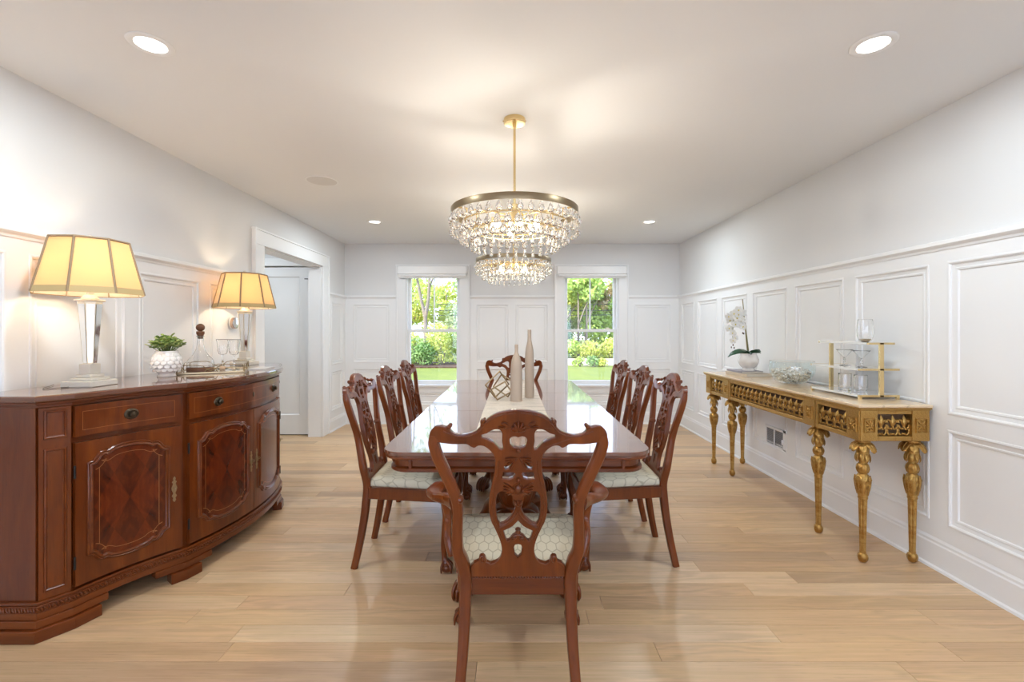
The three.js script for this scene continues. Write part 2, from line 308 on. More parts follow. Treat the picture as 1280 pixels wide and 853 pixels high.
{ // wall behind the sideboard with the cased doorway: local x = -world z
  const bays = []; for (let k = 0; k < 8; k++) { const e = 3.28 - k * 0.627; if (e - 0.527 > -ZR + 0.05) bays.unshift([e - 0.527, e]); } bays.push([3.4, 3.87], [5.68, 6.06]);
  wall('wall_left', 'wainscoted wall behind the mahogany sideboard with a cased doorway', [-RX, 0], Math.PI / 2, -ZR, -ZB, [DOORWAY], bays);
}
// wall behind the camera; its two unseen windows are enlarged to fill the room
const REARW = [-1.12, 1.12].map((c) => ({ c, s0: c - 0.9, s1: c + 0.9, y0: 0.22, y1: 2.16, c0: c - 1.02, c1: c + 1.02 }));
wall('wall_rear', 'wall behind the camera with two wide windows', [0, ZR], Math.PI, -RX, RX, REARW, [], 0.16);

// cased doorway trim
{
  const t = thing('trim_doorway', 'wide white casing round the open doorway beside the sideboard', 'door casing', [-RX, 0, 0], Math.PI / 2, undefined, 'structure'), d = DOORWAY;
  const cas = (a, b, y0, y1) => rspan(a, b, y0, y1, 0, 0.03, 0.004);
  part('casing', cas(d.c0, d.s0, 0, d.y1), M.white, t); part('casing', cas(d.s1, d.c1, 0, d.y1), M.white, t);
  part('head_casing', [cas(d.c0, d.c1, d.y1, 2.165), rspan(d.c0 - 0.01, d.c1 + 0.01, 2.155, 2.172, 0, 0.04)], M.white, t);
  part('backband', [rspan(d.c0 - 0.006, d.c0 + 0.016, 0, 2.165, 0, 0.038), rspan(d.c1 - 0.016, d.c1 + 0.006, 0, 2.165, 0, 0.038)], M.white, t);
  part('jamb', [span(d.s0, d.s0 + 0.012, 0, d.y1, -0.15, 0.001), span(d.s1 - 0.012, d.s1, 0, d.y1, -0.15, 0.001), span(d.s0, d.s1, d.y1 - 0.012, d.y1, -0.15, 0.001)], M.white, t);
}
// windows
function makeWindow(o, name, label, [x, z], turn, muntins, thick = 0.16) {
  const w = thing(name, label, 'window', [x, 0, z], turn, undefined, 'structure'), { s0, s1, y0, y1, c0, c1 } = o;
  part('casing', rspan(c0, s0, y0 - 0.02, y1, 0, 0.032, 0.004), M.white, w); part('casing', rspan(s1, c1, y0 - 0.02, y1, 0, 0.032, 0.004), M.white, w);
  part('head_casing', [rspan(c0, c1, y1, y1 + 0.11, 0, 0.032, 0.004), rspan(c0 - 0.008, c1 + 0.008, y1 + 0.105, y1 + 0.125, 0, 0.042, 0.004)], M.white, w);
  part('backband', [rspan(c0 - 0.004, c0 + 0.014, y0 - 0.02, y1 + 0.11, 0, 0.042), rspan(c1 - 0.014, c1 + 0.004, y0 - 0.02, y1 + 0.11, 0, 0.042)], M.white, w);
  part('window_sill', rspan(c0 - 0.02, c1 + 0.02, y0 - 0.024, y0 + 0.004, -thick + 0.05, 0.06, 0.006), M.white, w);
  part('apron', rspan(c0 + 0.01, c1 - 0.01, y0 - 0.1, y0 - 0.024, 0, 0.026, 0.004), M.white, w);
  part('jamb', [span(s0, s0 + 0.018, y0, y1, -thick, 0), span(s1 - 0.018, s1, y0, y1, -thick, 0), span(s0, s1, y1 - 0.018, y1, -thick, 0)], M.white, w);
  const a = s0 + 0.018, b = s1 - 0.018, ym = 1.262, lo = -0.05, hi = -0.095, st = 0.034;
  const sash = (nm, ya, yb, zc, rb, rt, nm_) => {
    const f = part(nm, [rspan(a, a + st, ya, yb, zc - 0.018, zc + 0.018), rspan(b - st, b, ya, yb, zc - 0.018, zc + 0.018), rspan(a + st, b - st, ya, ya + rb, zc - 0.018, zc + 0.018), rspan(a + st, b - st, yb - rt, yb, zc - 0.018, zc + 0.018)], M.white, w);
    const xs = [a + st]; for (let k = 1; k <= nm_; k++) { const x = lerp(a + st, b - st, k / (nm_ + 1)); part('muntin', rspan(x - 0.009, x + 0.009, ya + rb, yb - rt, zc - 0.013, zc + 0.013, 0.004), M.white, f); xs.push(x - 0.009, x + 0.009); } xs.push(b - st);
    for (let k = 0; k < xs.length; k += 2) part('pane', span(xs[k], xs[k + 1], ya + rb, yb - rt, zc - 0.0005, zc + 0.0005).scale(1, 1, 1), M.pane, f);
    return f;
  };
  sash('upper_sash', ym - 0.02, y1 - 0.018, hi, 0.034, 0.03, muntins);
  const low = sash('lower_sash', y0 + 0.004, ym + 0.02, lo, 0.05, 0.034, 0);
  part('sash_lock', [rspan(b - 0.16, b - 0.08, ym + 0.02, ym + 0.032, lo - 0.02, lo + 0.016), rspan(b - 0.13, b - 0.10, ym + 0.03, ym + 0.042, lo - 0.012, lo + 0.01)], M.champagne, low);
  return w;
}
makeWindow(WIN[0], 'window_1', 'white double-hung window facing the shrub row and the forked tree', [0, ZB], 0, 1);
makeWindow(WIN[1], 'window_2', 'white double-hung window facing the lawn and the pale drive', [0, ZB], 0, 1);
makeWindow(REARW[0], 'window_3', 'unseen wide window behind the camera, enlarged for fill light, nearer the console side', [0, ZR], Math.PI, 2);
makeWindow(REARW[1], 'window_4', 'unseen wide window behind the camera, enlarged for fill light, nearer the sideboard side', [0, ZR], Math.PI, 2);
for (const [i, o] of WIN.entries()) { // rolled-up shades under the head casings
  const s = thing('roller_shade', i ? 'white rolled-up roller shade on the window facing the pale drive' : 'white rolled-up roller shade on the window facing the shrub row', 'roller shade', [o.c, 0, ZB + 0.032], 0, 'rolled-up window shades');
  part('cassette', rspan(-0.46, 0.46, 2.02, 2.125, 0.001, 0.07, 0.008, 2), M.white, s);
  part('end_cap', rspan(-0.468, -0.46, 2.015, 2.13, 0.001, 0.074, 0.004), M.white, s); part('end_cap', rspan(0.46, 0.468, 2.015, 2.13, 0.001, 0.074, 0.004), M.white, s);
  part('rolled_fabric', cyl(0.024, 0.024, 0.9, 20).rotateZ(Math.PI / 2).translate(0, 2.005, 0.035), M.white, s);
  part('hem_bar', rspan(-0.445, 0.445, 1.968, 1.986, 0.02, 0.032, 0.004), M.white, s);
}

// floor: boards run across the room
{
  const f = thing('floor', 'pale oak plank floor', 'floor', [0, 0, 0], 0, undefined, 'structure');
  part('subfloor', [span(-RX - 0.14, RX + 0.14, -0.12, -0.019, ZB - 0.16, ZR + 0.16), span(-4.2, -RX - 0.14, -0.12, -0.019, -5.75, -3.5)], M.sub, f);
  const w = 0.108, rows = Math.ceil((ZR - ZB) / w);
  for (let r = 0; r < rows; r++) {
    const z1 = ZB + r * w, z0 = Math.min(ZR, z1 + w); if (z0 - z1 < 0.02) continue;
    const hall = z1 > -5.6 && z0 < -3.7, L = hall ? -4.1 : -RX, R = RX; let x = L, first = true;
    while (x < R - 1e-3) {
      let len = first ? rr(0.5, 2.2) : rr(1.1, 2.4); first = false; let e = Math.min(R, x + len); if (R - e < 0.35) e = R;
      if (hall && x < -RX - 0.01 && e > -RX) { /* passes through the doorway */ }
      const y = rr(-0.0003, 0), g = uvb(rspan(x + 0.0006, e - 0.0006, -0.019, y, z1 + 0.0006, z0 - 0.0006, 0.0014), 0, rr(0, 9), rr(0, 9));
      part('plank', g, M.oak[Math.floor(rnd() * M.oak.length)], f); x = e;
    }
  }
}
// ceiling and what is set into it
const ceil = thing('ceiling', 'plain white ceiling', 'ceiling', [0, 0, 0], 0, undefined, 'structure');
part('plaster', uvb(span(-4.3, RX + 0.14, CH, CH + 0.12, ZB - 0.16, ZR + 0.16)), M.ceiling, ceil);
function can(x, z, label, group = 'recessed ceiling lights', e = 1) {
  const c = thing('recessed_light', label, 'ceiling light', [x, CH, z], 0, group);
  part('trim_ring', lathe([[0.056, -0.003], [0.06, -0.006], [0.078, -0.005], [0.083, -0.001], [0.083, 0], [0.056, 0]].reverse(), 40), M.white, c);
  part('lens', lathe([[0, -0.004], [0.04, -0.0038], [0.057, -0.0025]], 36), M.lens, c);
  const l = new THREE.RectAreaLight(new THREE.Color(0.82, 0.925, 1.0), CANI * e, 0.1, 0.1); l.name = 'recessed_lamp'; l.position.set(0, -0.012, 0); l.rotation.x = -Math.PI / 2; c.add(l);
}
const CANI = 370;
can(-1.48, -1.865, 'lit recessed ceiling light above the sideboard end with the larger-looking lamp');
can(1.48, -1.865, 'lit recessed ceiling light above the near end of the gilt console');
can(-1.48, -4.91, 'lit recessed ceiling light between the round speaker and the back wall');
can(1.48, -4.91, 'lit recessed ceiling light above the orchid end of the room');
can(-1.48, 1.2, 'lit recessed ceiling light behind the camera, sideboard side'); can(1.48, 1.2, 'lit recessed ceiling light behind the camera, console side');
can(-3.2, -4.7, 'unseen recessed ceiling light added to brighten the hallway', 'recessed ceiling lights', 0.85);  // unseen lamp, added to brighten the hallway
{
  const Z = 569 * (CH - EYE) / 187, s = thing('ceiling_speaker', 'round flush white ceiling speaker', 'speaker', [(402.5 - 640) / 569 * Z, CH, -Z], 0);
  part('grille', lathe([[0, -0.006], [0.105, -0.006], [0.112, -0.004], [0.114, 0]], 48), std(new THREE.Color(0.70, 0.69, 0.68), 0.8), s);
  part('rim', new THREE.TorusGeometry(0.114, 0.004, 6, 48).rotateX(Math.PI / 2).translate(0, -0.002, 0), M.white, s);
}
// hallway beyond the doorway
{
  const h = wall('wall_hall', 'hallway wall with a closed white door', [0, -5.47], 0, -4.2, -RX - 0.14, [{ s0: -3.252, s1: -2.43, y0: 0, y1: 2.04, c0: 0, c1: 0 }], null, 0.12);
  part('head_trim', [rspan(-3.33, -2.412, 2.04, 2.13, 0, 0.018)], M.white, h); part('side_trim', [rspan(-3.33, -3.252, 0, 2.04, 0, 0.018), rspan(-2.43, -2.411, 0, 2.04, 0, 0.018)], M.white, h);
  wall('wall_hall_side', 'far side wall of the hallway', [-4.2, 0], Math.PI / 2, 3.4, 5.6, [], null, 0.12);
  wall('wall_hall_front', 'hallway wall opposite the closed white door', [0, -3.52], Math.PI, RX + 0.14, 4.3, [], null, 0.12);
  const d = thing('door_1', 'closed white single-panel door in the hallway with black hinges', 'door', [-2.84, 0, -5.49], 0, undefined, 'structure'), W = 0.405, T = 0.02;
  part('door_leaf', [span(-W, -W + 0.125, 0.012, 2.03, -0.04, 0), span(W - 0.125, W, 0.012, 2.03, -0.04, 0), span(-W + 0.125, W - 0.125, 0.012, 0.245, -0.04, 0), span(-W + 0.125, W - 0.125, 1.915, 2.03, -0.04, 0)], M.white, d);
  part('door_panel', [span(-W + 0.125, W - 0.125, 0.245, 1.915, -0.03, -0.012), mouldLoop(rectLoop(-W + 0.125, W - 0.125, 0.245, 1.915), [[0, 0], [0.004, -0.003], [0.012, -0.011]])], M.white, d);
  for (const y of [0.28, 1.05, 1.82]) part('hinge', [cyl(0.007, 0.007, 0.095, 10, W + 0.004, y, 0.006), span(W - 0.002, W + 0.006, y - 0.045, y + 0.045, -0.02, 0.002)], M.black, d);
  part('hinge_stop', [polyTube([V(W + 0.004, 1.86, 0.008), V(W + 0.004, 1.885, 0.012), V(W - 0.055, 1.885, 0.03)], 0.006)], M.black, d);
  part('door_knob', [cyl(0.026, 0.026, 0.008, 20).rotateX(Math.PI / 2).translate(-W + 0.06, 0.95, 0.004), ball(0.026, -W + 0.06, 0.95, 0.05)], M.black, d);
  part('threshold', span(-W, W, 0, 0.006, -0.09, -0.03), M.black, d);
  solo('wall_closet', 'dark closet back behind the hallway door', 'wall', span(-3.4, -2.3, 0, 2.2, -5.75, -5.7), M.wall, undefined, 'structure');
}
// wall-mounted things
{
  const t = thing('thermostat', 'round silver and copper thermostat on the wall beside the doorway', 'thermostat', [-RX + FACE, 1.326, -3.676], Math.PI / 2);
  part('back_plate', lathe([[0, 0.004], [0.05, 0.004], [0.052, 0]], 36).rotateX(Math.PI / 2), M.white, t);
  part('ring', lathe([[0.041, 0.026], [0.045, 0.024], [0.046, 0.006], [0.04, 0.004]], 40).rotateX(Math.PI / 2), std(new THREE.Color(0.62, 0.46, 0.38), 0.22, { metalness: 1 }), t);
  part('face', lathe([[0, 0.0285], [0.03, 0.028], [0.041, 0.026]], 36).rotateX(Math.PI / 2), std(new THREE.Color(0.55, 0.54, 0.53), 0.12, { metalness: 0.9 }), t);
  const louvreMat = std(new THREE.Color(0.42, 0.41, 0.41), 0.6), v = thing('air_vent', 'white wall register with two grey louvred openings under the console', 'air vent', [RX - 0.004, 0.345, -3.90], -Math.PI / 2), w = 0.155, h = 0.088;
  part('frame', [rspan(-w, w, h - 0.022, h, 0, 0.012), rspan(-w, w, -h, -h + 0.022, 0, 0.012), rspan(-w, -w + 0.02, -h, h, 0, 0.012), rspan(w - 0.045, w, -h, h, 0, 0.012), rspan(-0.026, -0.012, -h, h, 0, 0.012)], M.white, v);
  part('back_box', span(-w + 0.01, w - 0.01, -h + 0.01, h - 0.01, 0, 0.003), std(new THREE.Color(0.22, 0.22, 0.22), 0.8), v);
  for (const [a, b] of [[-w + 0.02, -0.026], [-0.012, w - 0.045]]) for (let k = 0; k < 12; k++) part('louvre', rbox(b - a, 0.006, 0.0015, 0, 0, 0, 0.0005, 1).rotateX(0.6).translate((a + b) / 2, -h + 0.028 + k * 0.0108, 0.007), louvreMat, v);
  part('damper_lever', rspan(w - 0.036, w - 0.030, -0.03, 0.012, 0.012, 0.03, 0.002), M.white, v);
  const o = thing('wall_outlet', 'white duplex outlet low on the wall under the console', 'outlet', [RX - FACE, 0.44, -3.35 + 0.02], -Math.PI / 2);
  o.position.z = -3.045; o.position.y = 0.4;
  part('plate', rspan(-0.036, 0.036, -0.058, 0.058, 0, 0.006, 0.003, 2), M.white, o); for (const y of [-0.02, 0.02]) part('socket', rspan(-0.016, 0.016, y - 0.014, y + 0.014, 0.006, 0.008, 0.003), M.white, o);
}
// ---------------------------------------------------------------- dining chairs
// The pierced back is drawn in the plane of the back; T turns tracing units into metres there (x across, y above the floor).
const T = (a, b) => { const Z = 1.44 + 0.095 * (b - 30) / 1273; return [(a - 635) / 5.333 * Z / F, EYE - (92 + b / 5.333) * Z / F]; };
const leanAt = (y) => { const t = (y - 0.45) / 0.57; return t > 0 ? -0.205 - 0.085 * t - 0.02 * t * t : -0.205 + 0.06 * 0 - 0.065 * Math.pow(Math.min(1, -t * 0.57 / 0.45), 1.6); };
const bowAt = (x, y) => { const t = clamp((y - 0.45) / 0.57); return -0.016 * t * (1 - (x / 0.28) ** 2); };
const toBack = (g) => warp(g, (v) => { v.z += leanAt(v.y) + bowAt(v.x, v.y); });
function mirrored(half) { const l = half.map(([a, b]) => T(a, b)); const r = [...half].reverse().filter(([a]) => a < 634.5).map(([a, b]) => T(1270 - a, b)); return [...l, ...r]; }
const bothSides = (h) => [h.map(([a, b]) => T(a, b)), h.map(([a, b]) => T(1270 - a, b)).reverse()];
const chairBack = {};
{
  const s = (p, n = 3) => smoothPts(p, n);
  const outline = mirrored([...s([[635, 28], [590, 30], [540, 38], [490, 52], [450, 74], [425, 96]]), ...s([[408, 96], [394, 94], [384, 106], [386, 126], [382, 148]], 2), ...s([[360, 168], [330, 182], [260, 198], [205, 186], [186, 166]]), ...s([[180, 142], [168, 136], [156, 146], [140, 142]], 2), ...s([[118, 138], [85, 145], [55, 175], [43, 215], [50, 262], [80, 262], [106, 254]]),
    ...s([[140, 258], [200, 264], [290, 262], [318, 276], [345, 286], [370, 272], [405, 273], [440, 295], [470, 330], [482, 375], [476, 450], [455, 550], [441, 640], [442, 720], [458, 790], [475, 823], [510, 903], [525, 963], [522, 1013], [500, 1053], [450, 1073]]), ...s([[424, 1060], [414, 1028], [394, 1018], [376, 1026], [370, 1053], [340, 1066]], 2), [318, 1092], [318, 1160], [635, 1160]]);
  const holes = [
    ...bothSides(s([[430, 187], [455, 170], [480, 161], [512, 163], [529, 190], [527, 240], [534, 284], [512, 287], [470, 243], [425, 220], [396, 212], [394, 198]], 2)),
    ...bothSides(s([[541, 412], [560, 398], [580, 376], [592, 366], [589, 392], [572, 416], [548, 424]], 2)),
    ...bothSides([[534, 448], [570, 450], [604, 448], [614, 460], [600, 482], [572, 492], [530, 488]]),
    ...bothSides(s([[509, 584], [530, 578], [562, 590], [596, 612], [600, 646], [606, 668], [616, 690], [596, 738], [560, 778], [514, 802], [492, 745], [486, 660], [494, 606]], 2)),
    [...s([[635, 778], [600, 816], [560, 838], [537, 848]], 2), ...s([[548, 886], [560, 914], [578, 908], [598, 882], [622, 872], [635, 871]], 2)].map(([a, b]) => T(a, b)).concat([...s([[635, 778], [600, 816], [560, 838], [537, 848]], 2), ...s([[548, 886], [560, 914], [578, 908], [598, 882], [622, 872]], 2)].reverse().map(([a, b]) => T(1270 - a, b))),
    [[635, 940], [616, 944], [606, 964], [612, 980], [612, 1008], [635, 1032]].map(([a, b]) => T(a, b)).concat([[612, 1008], [612, 980], [606, 964], [616, 944]].map(([a, b]) => T(1270 - a, b))),
    s([[635, 214], [612, 207], [590, 212], [578, 228], [582, 256], [604, 274], [635, 280]], 2).map(([a, b]) => T(a, b)).concat(s([[604, 274], [582, 256], [578, 228], [590, 212], [612, 207]], 2).map(([a, b]) => T(1270 - a, b))),
  ];
  chairBack.splat = toBack(uvb(extrude(shapeOf(outline, holes), 0.024, 0.0036, 2).translate(0, 0, -0.012), 1));
  // carving in relief on both faces: leaf spray, fan, cabochon and scrolls
  const car = [], lobe = (a, b, len, wid, ang, th = 0.0095) => { const [x, y] = T(a, b); for (const z of [-0.012, 0.012]) { const g = new THREE.SphereGeometry(1, 10, 6); g.scale(wid, len, th); g.translate(0, len * 0.8, 0); g.rotateZ(ang); g.translate(x, y, z); car.push(g); } };
  for (let k = -3; k <= 3; k++) lobe(635, 168, 0.019 - 0.0022 * Math.abs(k), 0.0065, -k * 0.5, 0.012);
  for (const sg of [-1, 1]) {
    lobe(635 + sg * 70, 130, 0.012, 0.006, -sg * 1.2); lobe(635 + sg * 90, 150, 0.013, 0.005, -sg * 1.5);
    for (let k = 0; k < 4; k++) lobe(635 + sg * 14, 352, 0.020 + 0.002 * k, 0.0042, -sg * (1.62 + k * 0.34), 0.008);
    for (let k = 0; k < 5; k++) lobe(635 + sg * 26, 566, 0.024 - 0.002 * k, 0.0045, -sg * (0.95 + k * 0.32), 0.009);
    lobe(635 + sg * 24, 640, 0.010, 0.005, sg * 2.6); lobe(635 + sg * 40, 905, 0.010, 0.006, sg * 1.0); lobe(635 + sg * 235, 1060, 0.011, 0.006, 0); lobe(635 + sg * 465, 160, 0.010, 0.007, sg * 0.6, 0.01); lobe(635 + sg * 238, 125, 0.011, 0.006, sg * 0.5, 0.009);
    const rib = (pts, r = 0.0036) => { for (const z of [-0.0115, 0.0115]) car.push(tube(smoothPts(pts, 2).map(([a, b]) => { const [x, y] = T(635 + sg * (a - 635), b); return V(x, y, z); }), r, 20, 6)); };
    rib([[508, 370], [502, 450], [478, 550], [464, 650], [468, 740], [492, 822], [532, 905]]); rib([[632, 716], [606, 760], [560, 798], [512, 824]]); rib([[620, 52], [540, 60], [470, 84], [420, 122], [375, 176], [300, 208], [215, 206], [140, 176]], 0.003);
  }
  { const [x, y] = T(635, 560); for (const z of [-0.012, 0.012]) { const g = new THREE.SphereGeometry(1, 16, 10); g.scale(0.0125, 0.016, 0.012); g.translate(x, y, z); car.push(g, new THREE.TorusGeometry(0.0145, 0.0028, 6, 20).scale(1, 1.25, 1).translate(x, y, z)); } lobe(635, 516, 0.010, 0.007, 0); lobe(635, 640, 0.012, 0.007, Math.PI); lobe(635, 285, 0.009, 0.008, Math.PI); lobe(635, 868, 0.008, 0.010, 0); }
  chairBack.carving = toBack(uvb(merge(car), 1));
  const P = (a, b) => { const [x, y] = T(a, b); return V(x, y, leanAt(y) + bowAt(x, y)); };
  chairBack.stile = loft([{ p: P(70, 205), w: 0.026, d: 0.026 }, { p: P(72, 262), w: 0.036, d: 0.03 }, { p: P(96, 345), w: 0.037, d: 0.032 }, { p: P(150, 465), w: 0.037, d: 0.032 }, { p: P(205, 590), w: 0.036, d: 0.032 }, { p: P(230, 690), w: 0.035, d: 0.034 }, { p: P(228, 860), w: 0.036, d: 0.036 }, { p: P(232, 990), w: 0.040, d: 0.038 }, { p: P(262, 1070), w: 0.044, d: 0.040 }, { p: P(283, 1160), w: 0.043, d: 0.042 }, { p: P(284, 1300), w: 0.042, d: 0.042 },
    { p: V(-0.181, 0.24, leanAt(0.24)), w: 0.038, d: 0.040 }, { p: V(-0.19, 0.10, leanAt(0.1)), w: 0.035, d: 0.038 }, { p: V(-0.197, 0, leanAt(0)), w: 0.032, d: 0.036 }], V(1, 0, 0), { sub: 4, e: 0.5 });
  chairBack.knuckle = []; for (const sg of [-1]) { const p = P(236, 640); chairBack.knuckle.push(new THREE.SphereGeometry(1, 10, 8).scale(0.012, 0.016, 0.02).translate(p.x + 0.006, p.y, p.z)); }
}
const seatPlan = (inset = 0, n = 10) => { // half outline from the back centre round to the front centre
  const pts = [[0, -0.205 + inset], [-0.185 + inset, -0.205 + inset], [-0.205 + inset, -0.19 + inset], [-0.232 + inset, -0.02], [-0.262 + inset, 0.18], [-0.262 + inset, 0.225 - inset], [-0.22, 0.245 - inset], [-0.11, 0.252 - inset], [0, 0.255 - inset]];
  return [...pts, ...pts.slice(1, -1).reverse().map(([x, z]) => [-x, z])];
};
function slabY(plan, y0, y1, bevel = 0.004) { const g = extrude(shapeOf(plan.map(([x, z]) => [x, -z])), y1 - y0, bevel, 2); g.rotateX(-Math.PI / 2); return g.translate(0, y0, 0); }
function cushion(plan, y0, h) { // domed pad from rings of the outline
  const rings = [[1, 0], [1.012, 0.25], [1.0, 0.5], [0.96, 0.74], [0.86, 0.9], [0.66, 0.97], [0.35, 1], [0.001, 1]], n = plan.length, pos = [], idx = [];
  const dense = []; for (let i = 0; i < n; i++) for (let k = 0; k < 3; k++) { const a = plan[i], b = plan[(i + 1) % n]; dense.push([lerp(a[0], b[0], k / 3), lerp(a[1], b[1], k / 3)]); }
  const m = dense.length; for (const [s, t] of rings) for (const [x, z] of dense) pos.push(x * s, y0 + h * t, 0.025 + (z - 0.025) * s);
  for (let r = 0; r + 1 < rings.length; r++) for (let i = 0; i < m; i++) { const a = r * m + i, b = r * m + (i + 1) % m, c = a + m, d = b + m; idx.push(a, c, b, b, c, d); }
  const g = new THREE.BufferGeometry(); g.setAttribute('position', new THREE.Float32BufferAttribute(pos, 3)); g.setIndex(idx); g.computeVertexNormals();
  const uv = []; for (let i = 0; i < pos.length; i += 3) uv.push(pos[i], pos[i + 2] + (pos[i + 1] - y0) * 0.7); g.setAttribute('uv', new THREE.Float32BufferAttribute(uv, 2)); return g;
}
function rope(a, b, r, pitch) { const n = Math.round(a.distanceTo(b) / pitch), out = [], d = b.clone().sub(a).normalize(), q = new THREE.Quaternion().setFromUnitVectors(V(1, 0, 0), d); for (let i = 0; i < n; i++) { const g = new THREE.SphereGeometry(1, 6, 4); g.scale(r * 0.55, r * 1.25, r); g.rotateZ(-0.6); g.applyQuaternion(q); const p = a.clone().lerp(b, (i + 0.5) / n); out.push(g.translate(p.x, p.y, p.z)); } return merge(out); }
const chairSeat = cushion(seatPlan(0.012), 0.432, 0.055);
const chairRail = (() => { const o = seatPlan(0), i = seatPlan(0.03).map(([x, z]) => [x, z]); const g = extrude(shapeOf(o.map(([x, z]) => [x, -z]), [i.map(([x, z]) => [x, -z]).reverse()]), 0.062, 0.004, 2); g.rotateX(-Math.PI / 2); return uvb(g.translate(0, 0.371, 0), 0); })();
const chairRope = merge([rope(V(-0.175, 0.437, -0.212), V(0.175, 0.437, -0.212), 0.006, 0.0095), ...[-1, 1].flatMap((s) => [rope(V(s * 0.208, 0.437, -0.18), V(s * 0.264, 0.437, 0.18), 0.0055, 0.0095)]), rope(V(-0.25, 0.437, 0.236), V(0, 0.437, 0.257), 0.0055, 0.0095), rope(V(0, 0.437, 0.257), V(0.25, 0.437, 0.236), 0.0055, 0.0095)]);
const frontLeg = merge([loft([{ p: V(-0.235, 0.43, 0.215), w: 0.05, d: 0.05 }, { p: V(-0.248, 0.36, 0.232), w: 0.066, d: 0.066 }, { p: V(-0.245, 0.28, 0.232), w: 0.052, d: 0.052 }, { p: V(-0.232, 0.17, 0.215), w: 0.036, d: 0.036 }, { p: V(-0.230, 0.08, 0.214), w: 0.028, d: 0.028 }, { p: V(-0.236, 0.04, 0.222), w: 0.04, d: 0.04 }], V(1, 0, 0), { e: 0.8 }),
  new THREE.SphereGeometry(0.032, 14, 10).scale(1, 0.85, 1).translate(-0.24, 0.0272, 0.228), ...[0, 1, 2, 3].map((k) => { const a = k * Math.PI / 2 + Math.PI / 4; return loft([{ p: V(-0.236 + 0.012 * Math.cos(a), 0.062, 0.222 + 0.012 * Math.sin(a)), w: 0.014, d: 0.014 }, { p: V(-0.24 + 0.034 * Math.cos(a), 0.036, 0.228 + 0.034 * Math.sin(a)), w: 0.013, d: 0.013 }, { p: V(-0.24 + 0.036 * Math.cos(a), 0.006, 0.228 + 0.036 * Math.sin(a)), w: 0.008, d: 0.008 }], V(-Math.sin(a), 0, Math.cos(a)), { round: 8, sub: 3, e: 0.9 }); })]);
function makeChair(label, arms) {
  const c = thing('dining_chair', label, 'chair');
  const b = part('back_splat', chairBack.splat, M.mah, c); part('carving', chairBack.carving, M.mah, b);
  for (const s of [-1, 1]) { const f = (g) => s < 0 ? g : mirrorX(g); part('back_leg', f(merge([chairBack.stile, ...chairBack.knuckle])), M.mah, c); part('front_leg', f(frontLeg), M.mah, c); }
  part('seat_rail', chairRail, M.mah, c); part('gadroon_moulding', chairRope, M.mah, c);
  part('seat', chairSeat, M.seat, c, 'cream honeycomb-patterned upholstered seat');
  if (arms) for (const s of [-1, 1]) {
    const f = (g) => s < 0 ? g : mirrorX(g);
    part('armrest', f(merge([loft([{ p: V(-0.215, 0.70, leanAt(0.7)), w: 0.024, d: 0.05 }, { p: V(-0.24, 0.69, -0.19), w: 0.03, d: 0.042 }, { p: V(-0.292, 0.672, -0.11), w: 0.048, d: 0.030 }, { p: V(-0.315, 0.655, -0.01), w: 0.062, d: 0.026 }, { p: V(-0.300, 0.652, 0.07), w: 0.060, d: 0.026 }, { p: V(-0.285, 0.640, 0.115), w: 0.056, d: 0.028 }], (t) => V(-1, -0.15 + 0.3 * t, 0.3 * (1 - t)), { sub: 5, e: 0.75 }), cyl(0.02, 0.02, 0.058, 14).rotateZ(Math.PI / 2).translate(-0.284, 0.628, 0.118)])), M.mah, c);
    part('arm_support', f(loft([{ p: V(-0.300, 0.645, 0.03), w: 0.032, d: 0.05 }, { p: V(-0.287, 0.59, 0.065), w: 0.028, d: 0.042 }, { p: V(-0.275, 0.52, 0.075), w: 0.03, d: 0.036 }, { p: V(-0.272, 0.46, 0.045), w: 0.032, d: 0.05 }, { p: V(-0.255, 0.395, 0.04), w: 0.03, d: 0.07 }], V(1, 0, 0), { e: 0.6 })), M.mah, c);
  }
  return c;
}
const TX = 0.02, TZ0 = -4.66, TZ1 = -1.889, TW = 0.575, TH = 0.76;
const arm = makeChair('carved mahogany armchair with its back to the camera at the table end', true);
arm.position.set(TX, 0, -1.745); arm.rotation.y = Math.PI;
copyOf(arm, [TX, 0, -4.86], 0, 'carved mahogany armchair at the window end of the table, behind the vases');
const side = makeChair('carved mahogany side chair at the table, sideboard side, next to the near armchair', false); side.scale.set(0.9, 1, 1);
side.position.set(-0.57, 0, -2.60); side.rotation.y = Math.PI / 2;
const sideText = [['sideboard side, middle of its row of three', -0.57, -3.19, 1], ['sideboard side, at the window end of its row', -0.57, -3.77, 1], ['console side, at the armchair end opposite the windows', 0.61, -2.62, -1], ['console side, middle of its row of three', 0.61, -3.20, -1], ['console side, at the window end of its row', 0.61, -3.78, -1]];
side.userData.label = 'carved mahogany side chair, sideboard side, at the end farthest from the windows'; side.userData.group = 'side chairs along the dining table';
for (const [t, x, z, s] of sideText) copyOf(side, [x, 0, z], s * Math.PI / 2, 'carved mahogany side chair, ' + (t.startsWith('console side, at the arm') ? 'console side, at the end farthest from the windows' : t), 'side chairs along the dining table');

